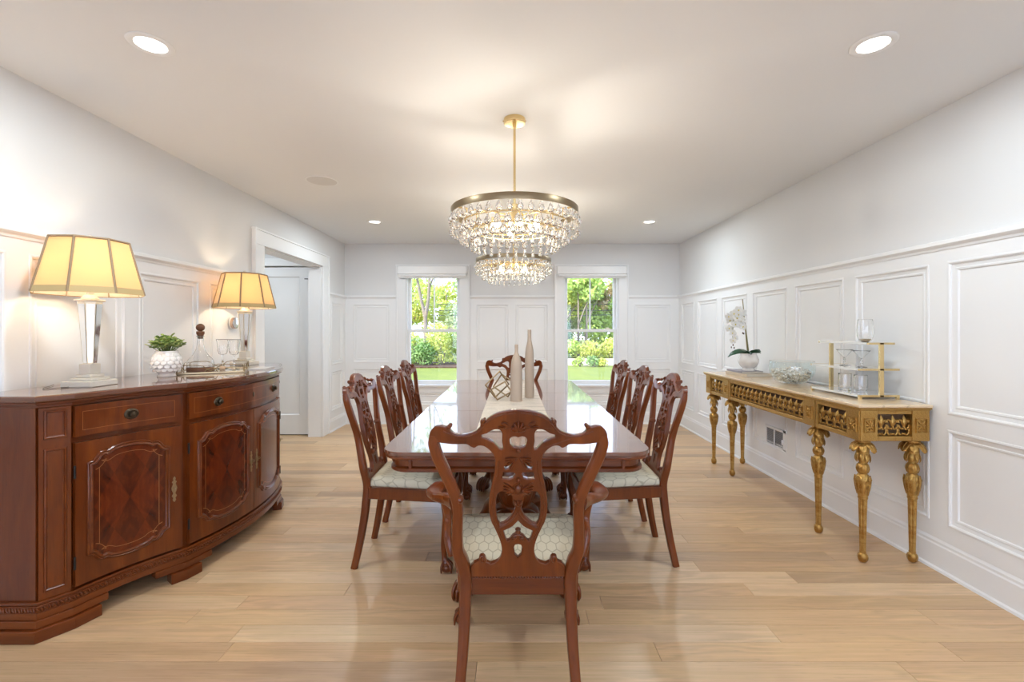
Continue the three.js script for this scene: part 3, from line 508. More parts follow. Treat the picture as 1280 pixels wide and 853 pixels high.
// ---------------------------------------------------------------- dining table
{
  const t = thing('dining_table', 'long polished mahogany dining table on two carved pedestals', 'table', [TX, 0, 0]);
  const R = 0.1, round = (w, z0, z1, r0, r1) => { // outline in (x, z); r0 at z0, r1 at z1
    const p = [], arc = (cx, cz, r, a0) => { for (let k = 0; k <= 8; k++) { const a = a0 + k / 8 * Math.PI / 2; p.push([cx + r * Math.cos(a), cz + r * Math.sin(a)]); } };
    if (r1) { arc(w - r1, z1 - r1, r1, 0); arc(-w + r1, z1 - r1, r1, Math.PI / 2); } else p.push([w, z1], [-w, z1]);
    if (r0) { arc(-w + r0, z0 + r0, r0, Math.PI); arc(w - r0, z0 + r0, r0, Math.PI * 1.5); } else p.push([-w, z0], [w, z0]);
    return p;
  };
  const seams = [TZ0, -3.68, -3.275, -2.87, TZ1];
  for (let i = 0; i < 4; i++) {
    const z0 = seams[i] + (i ? 0.0006 : 0), z1 = seams[i + 1] - (i < 3 ? 0.0006 : 0), pl = round(TW, z0, z1, i === 0 ? R : 0, i === 3 ? R : 0), end = i === 0 || i === 3;
    const top = part(end ? 'end_top' : 'table_leaf', uvb(slabY(pl, TH - 0.018, TH, end ? 0.003 : 0.0008), 0, i * 0.31, i * 0.17), M.mahTop, t, 'polished mahogany top');
    const low = round(TW - 0.006, z0 + (i === 0 ? 0.006 : 0), z1 - (i === 3 ? 0.006 : 0), i === 0 ? R - 0.006 : 0, i === 3 ? R - 0.006 : 0); part('edge_moulding', uvb(slabY(low, TH - 0.034, TH - 0.0182, end ? 0.005 : 0.0008), 0), M.mah, top);
  }
  const loop = round(TW - 0.035, TZ0 + 0.035, TZ1 - 0.035, R - 0.02, R - 0.02).map(([x, z]) => [x, z]);
  const ap = mouldLoop(loop, [[0.03, 0.668], [-0.004, 0.668], [-0.008, 0.672], [-0.008, 0.684], [-0.002, 0.688], [0.006, 0.690], [0.006, 0.712], [0.0, 0.715], [0.0, 0.727], [0.03, 0.7265]]);
  warp(ap, (v) => { const y = v.z; v.z = v.y; v.y = y; }); part('apron', uvb(ap, 0), M.mah, t);
for (const sx of [-1, 1]) for (const [z, q] of [[TZ0, 1], [TZ1, -1]]) { part('corner_stile', rbox(0.008, 0.038, 0.014, sx * (TW - 0.033), 0.701, z + q * 0.125, 0.003, 1), M.mah, t); part('corner_stile', rbox(0.014, 0.038, 0.008, sx * (TW - 0.125), 0.701, z + q * 0.033, 0.003, 1), M.mah, t); }
  part('frame', [span(-0.5, -0.46, 0.68, 0.725, TZ0 + 0.1, TZ1 - 0.1), span(0.46, 0.5, 0.68, 0.725, TZ0 + 0.1, TZ1 - 0.1)], M.mah, t);
  const ped = []; { const g = lathe(smoothPts([[0.10, 0.20], [0.13, 0.23], [0.125, 0.28], [0.085, 0.31], [0.105, 0.36], [0.135, 0.46], [0.125, 0.54], [0.08, 0.59], [0.095, 0.62], [0.16, 0.65], [0.2, 0.669]], 4), 48); warp(g, (v) => { const a = Math.atan2(v.z, v.x), k = v.y > 0.33 && v.y < 0.57 ? 1 + 0.05 * Math.cos(a * 16) : 1; v.x *= k; v.z *= k; }); ped.push(g); }
  const pedLeg = (() => { const L = loft([{ p: V(0.06, 0.25, 0), w: 0.075, d: 0.10 }, { p: V(0.15, 0.275, 0), w: 0.078, d: 0.078 }, { p: V(0.26, 0.23, 0), w: 0.068, d: 0.066 }, { p: V(0.34, 0.14, 0), w: 0.05, d: 0.052 }, { p: V(0.395, 0.085, 0), w: 0.054, d: 0.05 }, { p: V(0.43, 0.06, 0), w: 0.07, d: 0.06 }], V(0, 0, 1), { e: 0.8, sub: 5 }), out = [L];
    out.push(new THREE.SphereGeometry(0.04, 14, 10).scale(1.15, 1.0, 1.15).translate(0.438, 0.041, 0));
    for (let k = -1.5; k <= 1.5; k++) { out.push(loft([{ p: V(0.425, 0.092, k * 0.014), w: 0.018, d: 0.018 }, { p: V(0.462, 0.078, k * 0.020), w: 0.021, d: 0.022 }, { p: V(0.484, 0.048, k * 0.022), w: 0.018, d: 0.022 }, { p: V(0.488, 0.02, k * 0.021), w: 0.017, d: 0.02 }, { p: V(0.486, 0.004, k * 0.02), w: 0.009, d: 0.01 }], V(0, 0, 1), { round: 8, sub: 3, e: 0.9 })); }
    for (let k = 0; k < 5; k++) out.push(new THREE.SphereGeometry(1, 8, 6).scale(0.03, 0.012, 0.026).rotateZ(-0.5).translate(0.17 + k * 0.028, 0.298 - k * 0.022, 0)); return merge(out); })();
  for (const z of [-2.52, -3.98]) {
    const p = part('pedestal', uvb(ped[0].clone(), 1).translate(0, 0, z), M.mah, t);
    for (const a of [0.99, Math.PI - 0.99, Math.PI + 0.99, -0.99]) part('paw_leg', pedLeg.clone().rotateY(a).translate(0, 0, z), M.mah, p);
  }
}
// table runner, vases, wire sculpture
{
  const w = 0.195, r = uvb(new THREE.BoxGeometry(2 * w, 0.003, 2.35, 24, 1, 60).translate(TX - 0.005, TH + 0.0018, -3.455), 0);
  warp(r, (v) => { v.y += v.y > TH + 0.002 ? 0.0015 * fbm(v.x * 9 + 20, v.z * 7 + 40, 256, 256, 3, 1) : 0; });
  solo('table_runner', 'off-white slubbed linen runner down the middle of the dining table', 'table runner', r, std(new THREE.Color(0.72, 0.68, 0.64), 0.9, { map: linenMap, bumpMap: weave, bumpScale: 0.0006 }));
  const clay = std(new THREE.Color(0.44, 0.36, 0.29), 0.75, { bumpMap: fineBump, bumpScale: 0.0004 }), ty = TH + 0.0035;
  const Zs = 3.24, Zt = 3.41;
  const vase = (h, rb, neck) => lathe(smoothPts([[0, 0.0], [rb * 0.93, 0], [rb, 0.008], [rb, h * 0.22], [rb * 0.97, h * 0.55], [rb * 0.84, h * 0.70], [rb * 0.52, h * 0.81], [neck, h * 0.87], [neck, h * 0.985], [neck * 0.8, h], [neck * 0.6, h * 0.985], [neck * 0.55, h * 0.9]], 5), 32);
  const v1 = solo('bottle_vase', 'shorter taupe matte bottle vase on the linen runner', 'vase', vase(0.402, 0.0425, 0.012).translate((645.4 - 640) / F * Zs, ty, -Zs), clay); v1.userData.group = 'taupe vases on the runner';
  const v2 = solo('bottle_vase', 'taller slim taupe bottle vase on the linen runner', 'vase', vase(0.508, 0.0348, 0.0142).translate((661.8 - 640) / F * Zt, ty, -Zt), clay); v2.userData.group = 'taupe vases on the runner';
  const s = thing('wire_sculpture', 'gold wire sculpture of interlocking square frames on the runner', 'ornament', [(625 - 640) / F * 3.36, ty, -3.36]);
  const sq = (L, pos, rot) => { const g = polyTube([V(-L, -L, 0), V(L, -L, 0), V(L, L, 0), V(-L, L, 0), V(-L, -L, 0), V(L, -L, 0)], 0.0055, 8); g.rotateX(rot[0]); g.rotateZ(rot[2]); g.rotateY(rot[1]); const bb = (g.computeBoundingBox(), g.boundingBox.min.y); return g.translate(pos[0], -bb, pos[1]); };
  part('wire_frame', sq(0.072, [-0.02, 0.0], [0.35, 0.35, 0.72]), M.brassDull, s); part('wire_frame', sq(0.066, [0.035, -0.035], [0.55, -0.75, 0.85]), M.brassDull, s); part('wire_frame', sq(0.058, [0.01, 0.045], [-0.9, 0.15, 0.5]), M.brassDull, s);
}
// ---------------------------------------------------------------- sideboard: its front follows a curved plan (X, depth Z), mirrored about Z = 2.80
const SB = (() => {
  const arc = (a, b, sag, n) => { const out = [], dx = b[0] - a[0], dz = b[1] - a[1], L = Math.hypot(dx, dz), nx = dz / L, nz = -dx / L; for (let i = 0; i <= n; i++) { const t = i / n, q = 4 * t * (1 - t) * sag; out.push([a[0] + dx * t + nx * q, a[1] + dz * t + nz * q]); } return out; };
  const W = [-2.243, 1.865], A = [-1.94, 1.865], B = [-1.883, 1.945], C = [-1.679, 2.33], m = ([x, z]) => [x, 5.6 - z];
  const segs = { side: arc(W, A, 0, 2), pilaster: arc(A, B, 0, 2), wing: arc(B, C, -0.022, 14), bow: arc(C, m(C), 0.079, 28), wing2: arc(m(C), m(B), -0.022, 14), pilaster2: arc(m(B), m(A), 0, 2), side2: arc(m(A), m(W), 0, 2) };
  const line = []; const idx = {}; for (const [k, s] of Object.entries(segs)) { idx[k] = [line.length ? line.length - 1 : 0]; for (const p of line.length ? s.slice(1) : s) line.push(p); idx[k][1] = line.length - 1; }
  const off = (d) => line.map((p, i) => { const a = line[Math.max(0, i - 1)], b = line[Math.min(line.length - 1, i + 1)]; const n = ([x0, z0], [x1, z1]) => { const l = Math.hypot(x1 - x0, z1 - z0) || 1; return [(z1 - z0) / l, -(x1 - x0) / l]; }; const n1 = i ? n(a, p) : n(p, b), n2 = i < line.length - 1 ? n(p, b) : n1, q = Math.max(0.5, 1 + n1[0] * n2[0] + n1[1] * n2[1]); return [p[0] + (n1[0] + n2[0]) / q * d, p[1] + (n1[1] + n2[1]) / q * d]; });
  const prism = (poly, y0, y1, bev = 0) => { const g = extrude(shapeOf(poly), y1 - y0, bev, 2); g.rotateX(-Math.PI / 2); return g.translate(0, y0, 0); }; // (X, Z) -> world x, -z
  const solid = (d, y0, y1, bev) => { const o = off(d); o[0][0] = o[o.length - 1][0] = -2.243; return prism(o, y0, y1, bev); };
  const strip = (i0, i1, d, y0, y1, bev = 0, depth = 0.05) => prism([...off(d).slice(i0, i1 + 1), ...off(d - depth).slice(i0, i1 + 1).reverse()], y0, y1, bev);
  const lens = {}, bends = {};
  for (const [k, s] of Object.entries(segs)) { const cum = [0]; for (let i = 1; i < s.length; i++) cum.push(cum[i - 1] + Math.hypot(s[i][0] - s[i - 1][0], s[i][1] - s[i - 1][1])); lens[k] = cum[cum.length - 1];
    bends[k] = (g) => warp(g, (v) => { const x = clamp(v.x, 0, lens[k]), ex = v.x - x; let i = 0; while (i < s.length - 2 && cum[i + 1] < x) i++; const t = (x - cum[i]) / (cum[i + 1] - cum[i]); const dir = (j) => { const a = s[Math.max(0, j - 1)], b = s[Math.min(s.length - 1, j + 1)], l = Math.hypot(b[0] - a[0], b[1] - a[1]); return [(b[0] - a[0]) / l, (b[1] - a[1]) / l]; }; const d0 = dir(i), d1 = dir(i + 1), dx = lerp(d0[0], d1[0], t), dz = lerp(d0[1], d1[1], t); const X = lerp(s[i][0], s[i + 1][0], t) + dx * ex + dz * v.z, Z = lerp(s[i][1], s[i + 1][1], t) + dz * ex - dx * v.z; v.x = X; v.z = -Z; }); }
  return { segs, line, idx, off, prism, solid, strip, lens, bends };
})();
{
  const sb = thing('sideboard', 'long bow-fronted mahogany sideboard with figured doors', 'sideboard', [0, 0, 0]);
  const { bends, lens, idx } = SB, slab = (s0, s1, y0, y1, z0, z1) => { const n = Math.max(1, Math.round((s1 - s0) / 0.03)); return uvb(new THREE.BoxGeometry(s1 - s0, y1 - y0, z1 - z0, n, 1, 1).translate((s0 + s1) / 2, (y0 + y1) / 2, (z0 + z1) / 2), 0); };
  part('carcass', uvb(SB.solid(-0.012, 0.09, 0.958), 1), M.mah, sb);
  part('side_panel', uvb(bends.side(slab(0.004, lens.side - 0.012, 0.155, 0.955, -0.012, 0)), 1), M.mah, sb, 'plain flat end panel');
  part('top', uvb(SB.solid(0.03, 0.974, 1.0, 0.006), 2), M.mahTop, sb, 'polished mahogany top');
  part('cornice', [uvb(SB.solid(0.02, 0.962, 0.9738, 0.004), 2), uvb(SB.solid(0.006, 0.948, 0.9618, 0.003), 2)], M.mah, sb);
  // base: carved moulding, band, bracket feet
  const band = part('base_band', [uvb(SB.solid(0.012, 0.142, 0.155, 0.003), 2), uvb(SB.solid(0.016, 0.114, 0.1418, 0.003), 2), uvb(SB.strip(0, SB.line.length - 1, 0.014, 0.085, 0.1138, 0.003), 2)], M.mah, sb);
  { const o = SB.off(0.018), lob = []; let k = 0; for (let i = 0; i + 1 < o.length - 2; i++) { const a = V(o[i][0], 0.128, -o[i][1]), b = V(o[i + 1][0], 0.128, -o[i + 1][1]), n = Math.max(1, Math.round(a.distanceTo(b) / 0.0125)); const d = b.clone().sub(a).normalize(), q = new THREE.Quaternion().setFromUnitVectors(V(1, 0, 0), d); for (let j = 0; j < n; j++) { const p = a.clone().lerp(b, (j + 0.5) / n), g = new THREE.SphereGeometry(1, 6, 4); g.scale(0.0042, 0.0125, 0.006); g.rotateZ(k++ % 2 ? 0.65 : 0.35); g.applyQuaternion(q); lob.push(g.translate(p.x, p.y, p.z)); } } part('carved_moulding', merge(lob), M.mah, band); }
  const foot = (i0, i1, j0, j1) => part('bracket_foot', [uvb(SB.strip(i0, i1, 0.02, 0.052, 0.086, 0.004), 2), uvb(SB.strip(j0, j1, 0.034, 0, 0.0518, 0.004, 0.06), 2)], M.mah, sb);
  const w = idx.wing, b = idx.bow, w2 = idx.wing2; foot(0, w[0] + 4, 0, w[0] + 3); foot(w[1] - 4, b[0] + 4, w[1] - 2, b[0] + 2); foot(b[1] - 4, w2[0] + 4, b[1] - 2, w2[0] + 2); foot(w2[1] - 4, SB.line.length - 1, w2[1] - 3, SB.line.length - 1);
  // pilasters with sunk panels
  for (const k of ['pilaster', 'pilaster2']) {
    const L = lens[k], fr = [[0, 0.001], [0.002, 0.006], [0.007, 0.007], [0.010, 0.003], [0.013, 0.003], [0.015, -0.004]], p = part('pilaster', [uvb(bends[k](slab(0, L, 0.156, 0.946, -0.014, 0.0)), 1)], M.mah, sb);
    for (const [y0, y1] of [[0.815, 0.935], [0.185, 0.775]]) { part('pilaster_panel', uvb(bends[k](slab(0.02, L - 0.02, y0 + 0.006, y1 - 0.006, -0.002, 0.0012)), 1), M.mah, p); part('panel_frame', bends[k](mouldLoop(rectLoop(0.014, L - 0.014, y0, y1), fr)), M.mah, p); }
  }
  // doors and drawers
  const serp = (x0, x1, y0, y1, h) => { const half = smoothPts([[0, 0], [0.09, 0.10], [0.17, 0.34], [0.25, 0.62], [0.32, 0.66], [0.39, 0.60], [0.55, 0.84], [0.78, 0.97], [1, 1]], 4), W = (x1 - x0) / 2, c = (x0 + x1) / 2; const top = half.map(([t, q]) => [x1 - t * W, y1 - h + q * h]); const l = [...top, ...half.slice(0, -1).reverse().map(([t, q]) => [x0 + t * W, y1 - h + q * h])]; const bot = half.map(([t, q]) => [x0 + t * W, y0 + h - q * h]); return [...l, ...bot, ...half.slice(0, -1).reverse().map(([t, q]) => [x1 - t * W, y0 + h - q * h])]; };
  const disc = (loop, z) => { const xs = loop.map((p) => p[0]), ys = loop.map((p) => p[1]), x0 = Math.min(...xs), x1 = Math.max(...xs), y0 = Math.min(...ys), y1 = Math.max(...ys), c = [(x0 + x1) / 2, (y0 + y1) / 2], pos = [], uv = [], R = 10, n = loop.length; for (let r = 0; r < R; r++) for (let i = 0; i < n; i++) { const P = (j, q) => { const p = loop[j % n], s = q / R; const x = c[0] + (p[0] - c[0]) * s, y = c[1] + (p[1] - c[1]) * s; pos.push(x, y, z); uv.push((x - x0) / (x1 - x0), (y - y0) / (y1 - y0)); }; P(i, r); P(i, r + 1); P(i + 1, r + 1); P(i, r); P(i + 1, r + 1); P(i + 1, r); } const g = new THREE.BufferGeometry(); g.setAttribute('position', new THREE.Float32BufferAttribute(pos, 3)); g.setAttribute('uv', new THREE.Float32BufferAttribute(uv, 2)); g.computeVertexNormals(); return g; };
  const put = (k, g, s, y, z = 0.012) => bends[k](g.translate(s, y, z));
  const knobGeo = () => merge([lathe([[0, 0.006], [0.014, 0.006], [0.018, 0.004], [0.02, 0]], 24).rotateX(Math.PI / 2).scale(1.15, 1, 1), lathe([[0, 0.026], [0.008, 0.024], [0.010, 0.019], [0.006, 0.012], [0.005, 0.004]], 16).rotateX(Math.PI / 2), new THREE.TorusGeometry(0.0135, 0.002, 6, 24).scale(1.15, 1, 1).translate(0, 0, 0.008)]);
  const plateGeo = () => { const h = smoothPts([[0.002, 0.062], [0.006, 0.052], [0.004, 0.044], [0.0105, 0.036], [0.006, 0.028], [0.009, 0.016], [0.012, 0.004], [0.009, -0.010], [0.005, -0.022], [0.0105, -0.034], [0.005, -0.044], [0.007, -0.054], [0.002, -0.064]], 3); return merge([extrude(shapeOf([...h, ...h.map(([x, y]) => [-x, y]).reverse()]), 0.003, 0.001, 1), new THREE.TorusGeometry(0.0055, 0.0016, 6, 16).translate(0, 0.004, 0.004), rbox(0.003, 0.022, 0.006, 0, -0.002, 0.009, 0.001, 1), new THREE.TorusGeometry(0.006, 0.0018, 6, 14).rotateY(Math.PI / 2).translate(0, 0.004, 0.016)]); };
  function door(k, s0, s1, handle, hingeAt) {
    const y0 = 0.167, y1 = 0.783, d = part('door', uvb(bends[k](slab(s0, s1, y0, y1, -0.008, 0.012)), 1, rr(0, 1), rr(0, 1)), M.mah, sb), z = 0.0122;
    const loop = serp(s0 + 0.060, s1 - 0.066, y0 + 0.076, y1 - 0.054, 0.055);
    part('figured_field', bends[k](disc(loop, z + 0.0005)), M.crotch, d);
    part('door_moulding', creased(bends[k](mouldLoop(loop, [[-0.020, z - 0.002], [-0.019, z + 0.006], [-0.015, z + 0.009], [-0.011, z + 0.006], [-0.008, z + 0.010], [-0.003, z + 0.0115], [0.001, z + 0.008], [0.003, z + 0.001]])), 0.9), M.mah, d);
    part('string_inlay', bends[k](mouldLoop(offsetLoop(loop, 0.026), [[0, z + 0.0012], [0.0022, z + 0.0012]])), M.inlay, d);
    part('escutcheon', put(k, plateGeo(), handle, 0.47), M.brassDull, d, 'ornate brass key plate');
    for (const y of [0.27, 0.66]) part('hinge', put(k, cyl(0.0045, 0.0045, 0.055, 8), hingeAt, y, 0.013), M.black, d);
  }
  function drawer(k, s0, s1, knobs, key) {
    const y0 = 0.808, y1 = 0.942, d = part('drawer', uvb(bends[k](slab(s0, s1, y0, y1, -0.008, 0.010)), 0, rr(0, 1), rr(0, 1)), M.mah, sb), n = Math.round((s1 - s0) / 0.03);
    const pts = []; const x0 = s0 + 0.026, x1 = s1 - 0.026; for (let i = 0; i <= n; i++) pts.push([lerp(x0, x1, i / n), y0 + 0.026]); for (let i = 0; i <= n; i++) pts.push([lerp(x1, x0, i / n), y1 - 0.026]);
    part('string_inlay', bends[k](mouldLoop(pts, [[0, 0.0106], [0.002, 0.0106]])), M.inlay, d);
    for (const s of knobs) part('knob', put(k, knobGeo().scale(1.3, 1.3, 1), s, (y0 + y1) / 2, 0.010), M.bronze, d, 'round dark bronze knob on an oval plate');
    if (key) part('keyhole_plate', put(k, lathe([[0, 0.003], [0.008, 0.003], [0.01, 0]], 16).rotateX(Math.PI / 2).scale(1, 1.6, 1), key, (y0 + y1) / 2, 0.010), M.bronze, d);
  }
  const Lw = lens.wing, Lb = lens.bow, g = 0.008;
  door('wing', g, Lw - g - 0.008, Lw - 0.045, g - 0.003); drawer('wing', g, Lw - g - 0.008, [Lw / 2]);
  door('bow', g + 0.012, Lb / 2 - 0.002, Lb / 2 - 0.03, g + 0.008); door('bow', Lb / 2 + 0.002, Lb - g - 0.012, Lb / 2 + 0.03, Lb - g - 0.008); drawer('bow', g + 0.012, Lb - g - 0.012, [Lb * 0.2, Lb * 0.8], Lb / 2);
  door('wing2', g + 0.008, Lw - g, 0.045, Lw - g + 0.003); drawer('wing2', g + 0.008, Lw - g, [Lw / 2]);
}
// ---------------------------------------------------------------- table lamps
const LAMPI = 0.115;
const shadeMat = phys(new THREE.Color(0.88, 0.62, 0.34), 1, { transmission: 0.6, thickness: 0, bumpMap: weave, bumpScale: 0.0003 }), trimMat = std(new THREE.Color(0.34, 0.24, 0.14), 0.8), bandMat = std(new THREE.Color(0.56, 0.42, 0.20), 0.8, { bumpMap: weave, bumpScale: 0.001 });
function lamp(label, [x, y, z], turn) {
  const l = thing('table_lamp', label, 'lamp', [x, y, z], turn, 'pair of lamps on the sideboard');
  const oct = (r, i) => [r * Math.cos(Math.PI / 8 + i * Math.PI / 4), r * Math.sin(Math.PI / 8 + i * Math.PI / 4)], C8 = 1 / Math.cos(Math.PI / 8);
  const rb = 0.2 * C8 * 0.98, rt = 0.143 * C8 * 0.98, yb = 0.44, yt = 0.695;
  const sh = part('shade_lining', (() => { const p = []; for (let i = 0; i < 8; i++) { const [a, b] = oct(rb - 0.003, i), [c, d] = oct(rb - 0.003, i + 1), [e, f] = oct(rt - 0.003, i), [g, h] = oct(rt - 0.003, i + 1); p.push(a, yb + 0.001, b, e, yt - 0.001, f, c, yb + 0.001, d, c, yb + 0.001, d, e, yt - 0.001, f, g, yt - 0.001, h); } const g = new THREE.BufferGeometry(); g.setAttribute('position', new THREE.Float32BufferAttribute(p, 3)); g.computeVertexNormals(); return uvb(g); })(), phys(new THREE.Color(0.92, 0.84, 0.70), 1, { transmission: 0.6, thickness: 0 }), l, 'pale inner lining of the shade');
  for (let i = 0; i < 8; i++) {
    const [a, b] = oct(rb, i), [c, d] = oct(rb, i + 1), [e, f] = oct(rt, i), [g, h] = oct(rt, i + 1), geo = new THREE.BufferGeometry();
    geo.setAttribute('position', new THREE.Float32BufferAttribute([a, yb, b, e, yt, f, c, yb, d, c, yb, d, e, yt, f, g, yt, h], 3)); geo.computeVertexNormals();
    part('shade_panel', uvb(geo), shadeMat, l, 'glowing cream fabric panel');
    part('shade_rib', polyTube([V(a, yb, b), V(e, yt, f)], 0.0052, 6), trimMat, l); part('top_trim', polyTube([V(e, yt, f), V(g, yt, h)], 0.0052, 6), trimMat, l);
    const q = 0.11, r1 = lerp(rb, rt, q) + 0.0025, r0 = rb + 0.003, bg = new THREE.BufferGeometry(), [A, B] = oct(r0, i), [Cc, D] = oct(r0, i + 1), [E, Ff] = oct(r1, i), [Gg, Hh] = oct(r1, i + 1), Y = lerp(yb, yt, q);
    bg.setAttribute('position', new THREE.Float32BufferAttribute([A, yb - 0.002, B, E, Y, Ff, Cc, yb - 0.002, D, Cc, yb - 0.002, D, E, Y, Ff, Gg, Y, Hh], 3)); bg.computeVertexNormals(); part('gimp_band', uvb(bg), bandMat, l);
  }
  // mirrored tapering column: eight-sided, wide at the top
  const yb2 = 0.105, yt2 = 0.405, w0 = 0.024, w1 = 0.045, cut = 0.42, sec = (w) => [[w, w * cut], [w * cut, w], [-w * cut, w], [-w, w * cut], [-w, -w * cut], [-w * cut, -w], [w * cut, -w], [w, -w * cut]];
  for (let i = 0; i < 8; i++) {
    const S = sec(w0), U = sec(w1), a = S[i], b = S[(i + 1) % 8], c = U[i], d = U[(i + 1) % 8], nrm = V(c[1] - d[1], 0, d[0] - c[0]).normalize().multiplyScalar(-1), k = 0.0015;
    const quad = (s, o) => { const mx = (p, q, t) => [lerp(p[0], q[0], t), lerp(p[1], q[1], t)]; const A = mx(a, b, s), B = mx(a, b, 1 - s), Cc = mx(c, d, s), D = mx(c, d, 1 - s), y0 = yb2 + (s ? 0.006 : 0), y1 = yt2 - (s ? 0.012 : 0); const gq = new THREE.BufferGeometry(), P = (p, y) => [p[0] - nrm.x * -o, y, p[1] - nrm.z * -o]; gq.setAttribute('position', new THREE.Float32BufferAttribute([...P(A, y0), ...P(Cc, y1), ...P(B, y0), ...P(B, y0), ...P(Cc, y1), ...P(D, y1)], 3)); gq.computeVertexNormals(); return gq; };
    part('column_facet', quad(0, 0), M.champagne, l); part('mirror_strip', quad(0.09, (nrm.x * (a[0] + c[0]) + nrm.z * (a[1] + c[1]) > 0 ? 1 : -1) * k), M.mirror, l, 'mirrored glass facet');
  }
  part('column_cap', [rbox(0.082, 0.010, 0.082, 0, 0.410, 0, 0.004), cyl(0.022, 0.036, 0.02, 20, 0, 0.427, 0), cyl(0.012, 0.014, 0.06, 16, 0, 0.46, 0)], M.silverLeaf, l);
  part('base', [rbox(0.145, 0.028, 0.145, 0, 0.014, 0, 0.004), rbox(0.104, 0.014, 0.104, 0, 0.035, 0, 0.004), rbox(0.076, 0.016, 0.076, 0, 0.05, 0, 0.005), rbox(0.056, 0.05, 0.056, 0, 0.082, 0, 0.004)], M.silverLeaf, l, 'stepped silver-leaf base');
  part('harp', [tube([V(-0.01, 0.49, 0), V(-0.05, 0.56, 0), V(-0.045, 0.65, 0), V(0, 0.695, 0), V(0.045, 0.65, 0), V(0.05, 0.56, 0), V(0.01, 0.49, 0)], 0.0022, 40, 6)], M.brassDull, l);
  part('finial', lathe(smoothPts([[0.0, 0.727], [0.009, 0.723], [0.013, 0.714], [0.006, 0.705], [0.016, 0.699], [0.0, 0.695]], 3), 16), M.silverLeaf, l);
  part('shade_spider', [0, 1, 2, 3].map((i) => { const [e, f] = oct(rt, i * 2); return polyTube([V(0, 0.694, 0), V(e, yt - 0.002, f)], 0.0016, 5); }), M.brassDull, l);
  part('bulb', lathe(smoothPts([[0.013, 0.49], [0.014, 0.51], [0.029, 0.55], [0.03, 0.575], [0.018, 0.602], [0, 0.61]], 4), 20), M.bulb, l);
  const p = new THREE.PointLight(new THREE.Color(1, 0.78, 0.52), LAMPI, 0, 2); p.name = 'lamp_light'; p.position.set(0, 0.56, 0); p.shadow.radius = 1.3; l.add(p);
  return l;
}
const lamp1 = lamp('table lamp with eight-panel cream shade beside the potted plant, lamp cord behind its base', [-2.03, 1.0, -2.19], 0);
lamp('table lamp with eight-panel cream shade beside the doorway and the glass goblets', [-2.055, 1.0, -3.50], 0);
solo('lamp_cord', 'thin dark lamp cord lying on the sideboard behind the lamp base', 'cord', tube([V(-2.06, 1.004, -2.12), V(-2.11, 1.003, -2.06), V(-2.15, 1.003, -2.09), V(-2.19, 1.003, -2.16), V(-2.225, 1.004, -2.21)], 0.0014, 40, 6), std(new THREE.Color(0.12, 0.09, 0.06), 0.5));
// blown glass: an outer profile [[r, y], ...] from the bottom centre up, given a wall of thickness t
function blown(pts, t = 0.0016, n = 5, seg = 36) { const o = smoothPts(pts, n), inn = o.filter(([r]) => r > t * 1.5).map(([r, y], i) => [r - t, Math.max(y, o[0][1] + t * 1.4)]).reverse(); return lathe([...o, ...inn, [0, o[0][1] + t * 1.4]], seg); }
// ---------------------------------------------------------------- small things on the sideboard
{ // potted succulent in a scaled white bowl
  const p = thing('potted_plant', 'leafy green plant in a white scale-textured round bowl', 'plant', [-1.995, 1.0, -2.63]), R = 0.075;
  part('bowl', lathe(smoothPts([[0, 0.004], [0.038, 0.004], [0.042, 0], [0.046, 0.006], [0.038, 0.018], [0.052, 0.034], [0.069, 0.062], [0.0725, 0.088], [0.066, 0.118], [0.056, 0.138], [0.055, 0.148], [0.05, 0.148], [0.048, 0.135]], 4), 40), M.ceramic, p, 'glazed white bowl');
  const sc = []; for (let r = 0; r < 5; r++) { const y = 0.045 + r * 0.019, rad = [0.060, 0.070, 0.0725, 0.069, 0.062][r]; for (let k = 0; k < 14; k++) { const a = (k + (r % 2) / 2) / 14 * Math.PI * 2, g = new THREE.SphereGeometry(1, 8, 6, 0, Math.PI * 2, 0, Math.PI); g.scale(0.017, 0.016, 0.0048); g.rotateX(-0.28); g.translate(0, y, rad - 0.0005); g.rotateY(a); sc.push(g); } } for (const [k, g] of sc.entries()) part('scale', g, M.ceramic, p.children[0]);
  part('soil', cyl(0.05, 0.05, 0.004, 24, 0, 0.136, 0), std(new THREE.Color(0.05, 0.035, 0.025), 0.95), p);
  const cols = [[0.15, 0.25, 0.05], [0.27, 0.38, 0.09], [0.42, 0.50, 0.15]].map((c) => phys(new THREE.Color(...c), 0.5, { transmission: 0.15, thickness: 0 }));
  const leaf = () => { const g = new THREE.SphereGeometry(1, 7, 5); g.scale(0.0085, 0.0025, 0.0115); return g; };
  const sets = [[], [], []]; const stems = [];
  for (let k = 0; k < 46; k++) { const a = k * 2.399963, q = Math.sqrt((k + 0.5) / 46), R2 = 0.078 * q, h = 0.148 + 0.085 * Math.sqrt(Math.max(0, 1 - q * q * 0.85)) * rr(0.75, 1.1); const tip = V(Math.cos(a) * R2 * 1.05, h, Math.sin(a) * R2 * 1.05), root = V(Math.cos(a) * R2 * 0.35, 0.138, Math.sin(a) * R2 * 0.35); stems.push(polyTube([root, tip], 0.0014, 5)); for (let j = 0; j < 8; j++) { const b = j * 2.4 + k, g = leaf(); g.translate(0, 0, 0.012); g.rotateX(-rr(0.1, 0.8)); g.rotateY(b); const s = rr(0.8, 1.25); g.scale(s, s, s); const pt = root.clone().lerp(tip, 1 - j * 0.055); sets[Math.floor(rnd() * 3)].push(g.translate(pt.x, pt.y, pt.z)); } }
  sets.forEach((s, i) => part('foliage', s, cols[i], p)); part('stems', stems, cols[0], p);
}
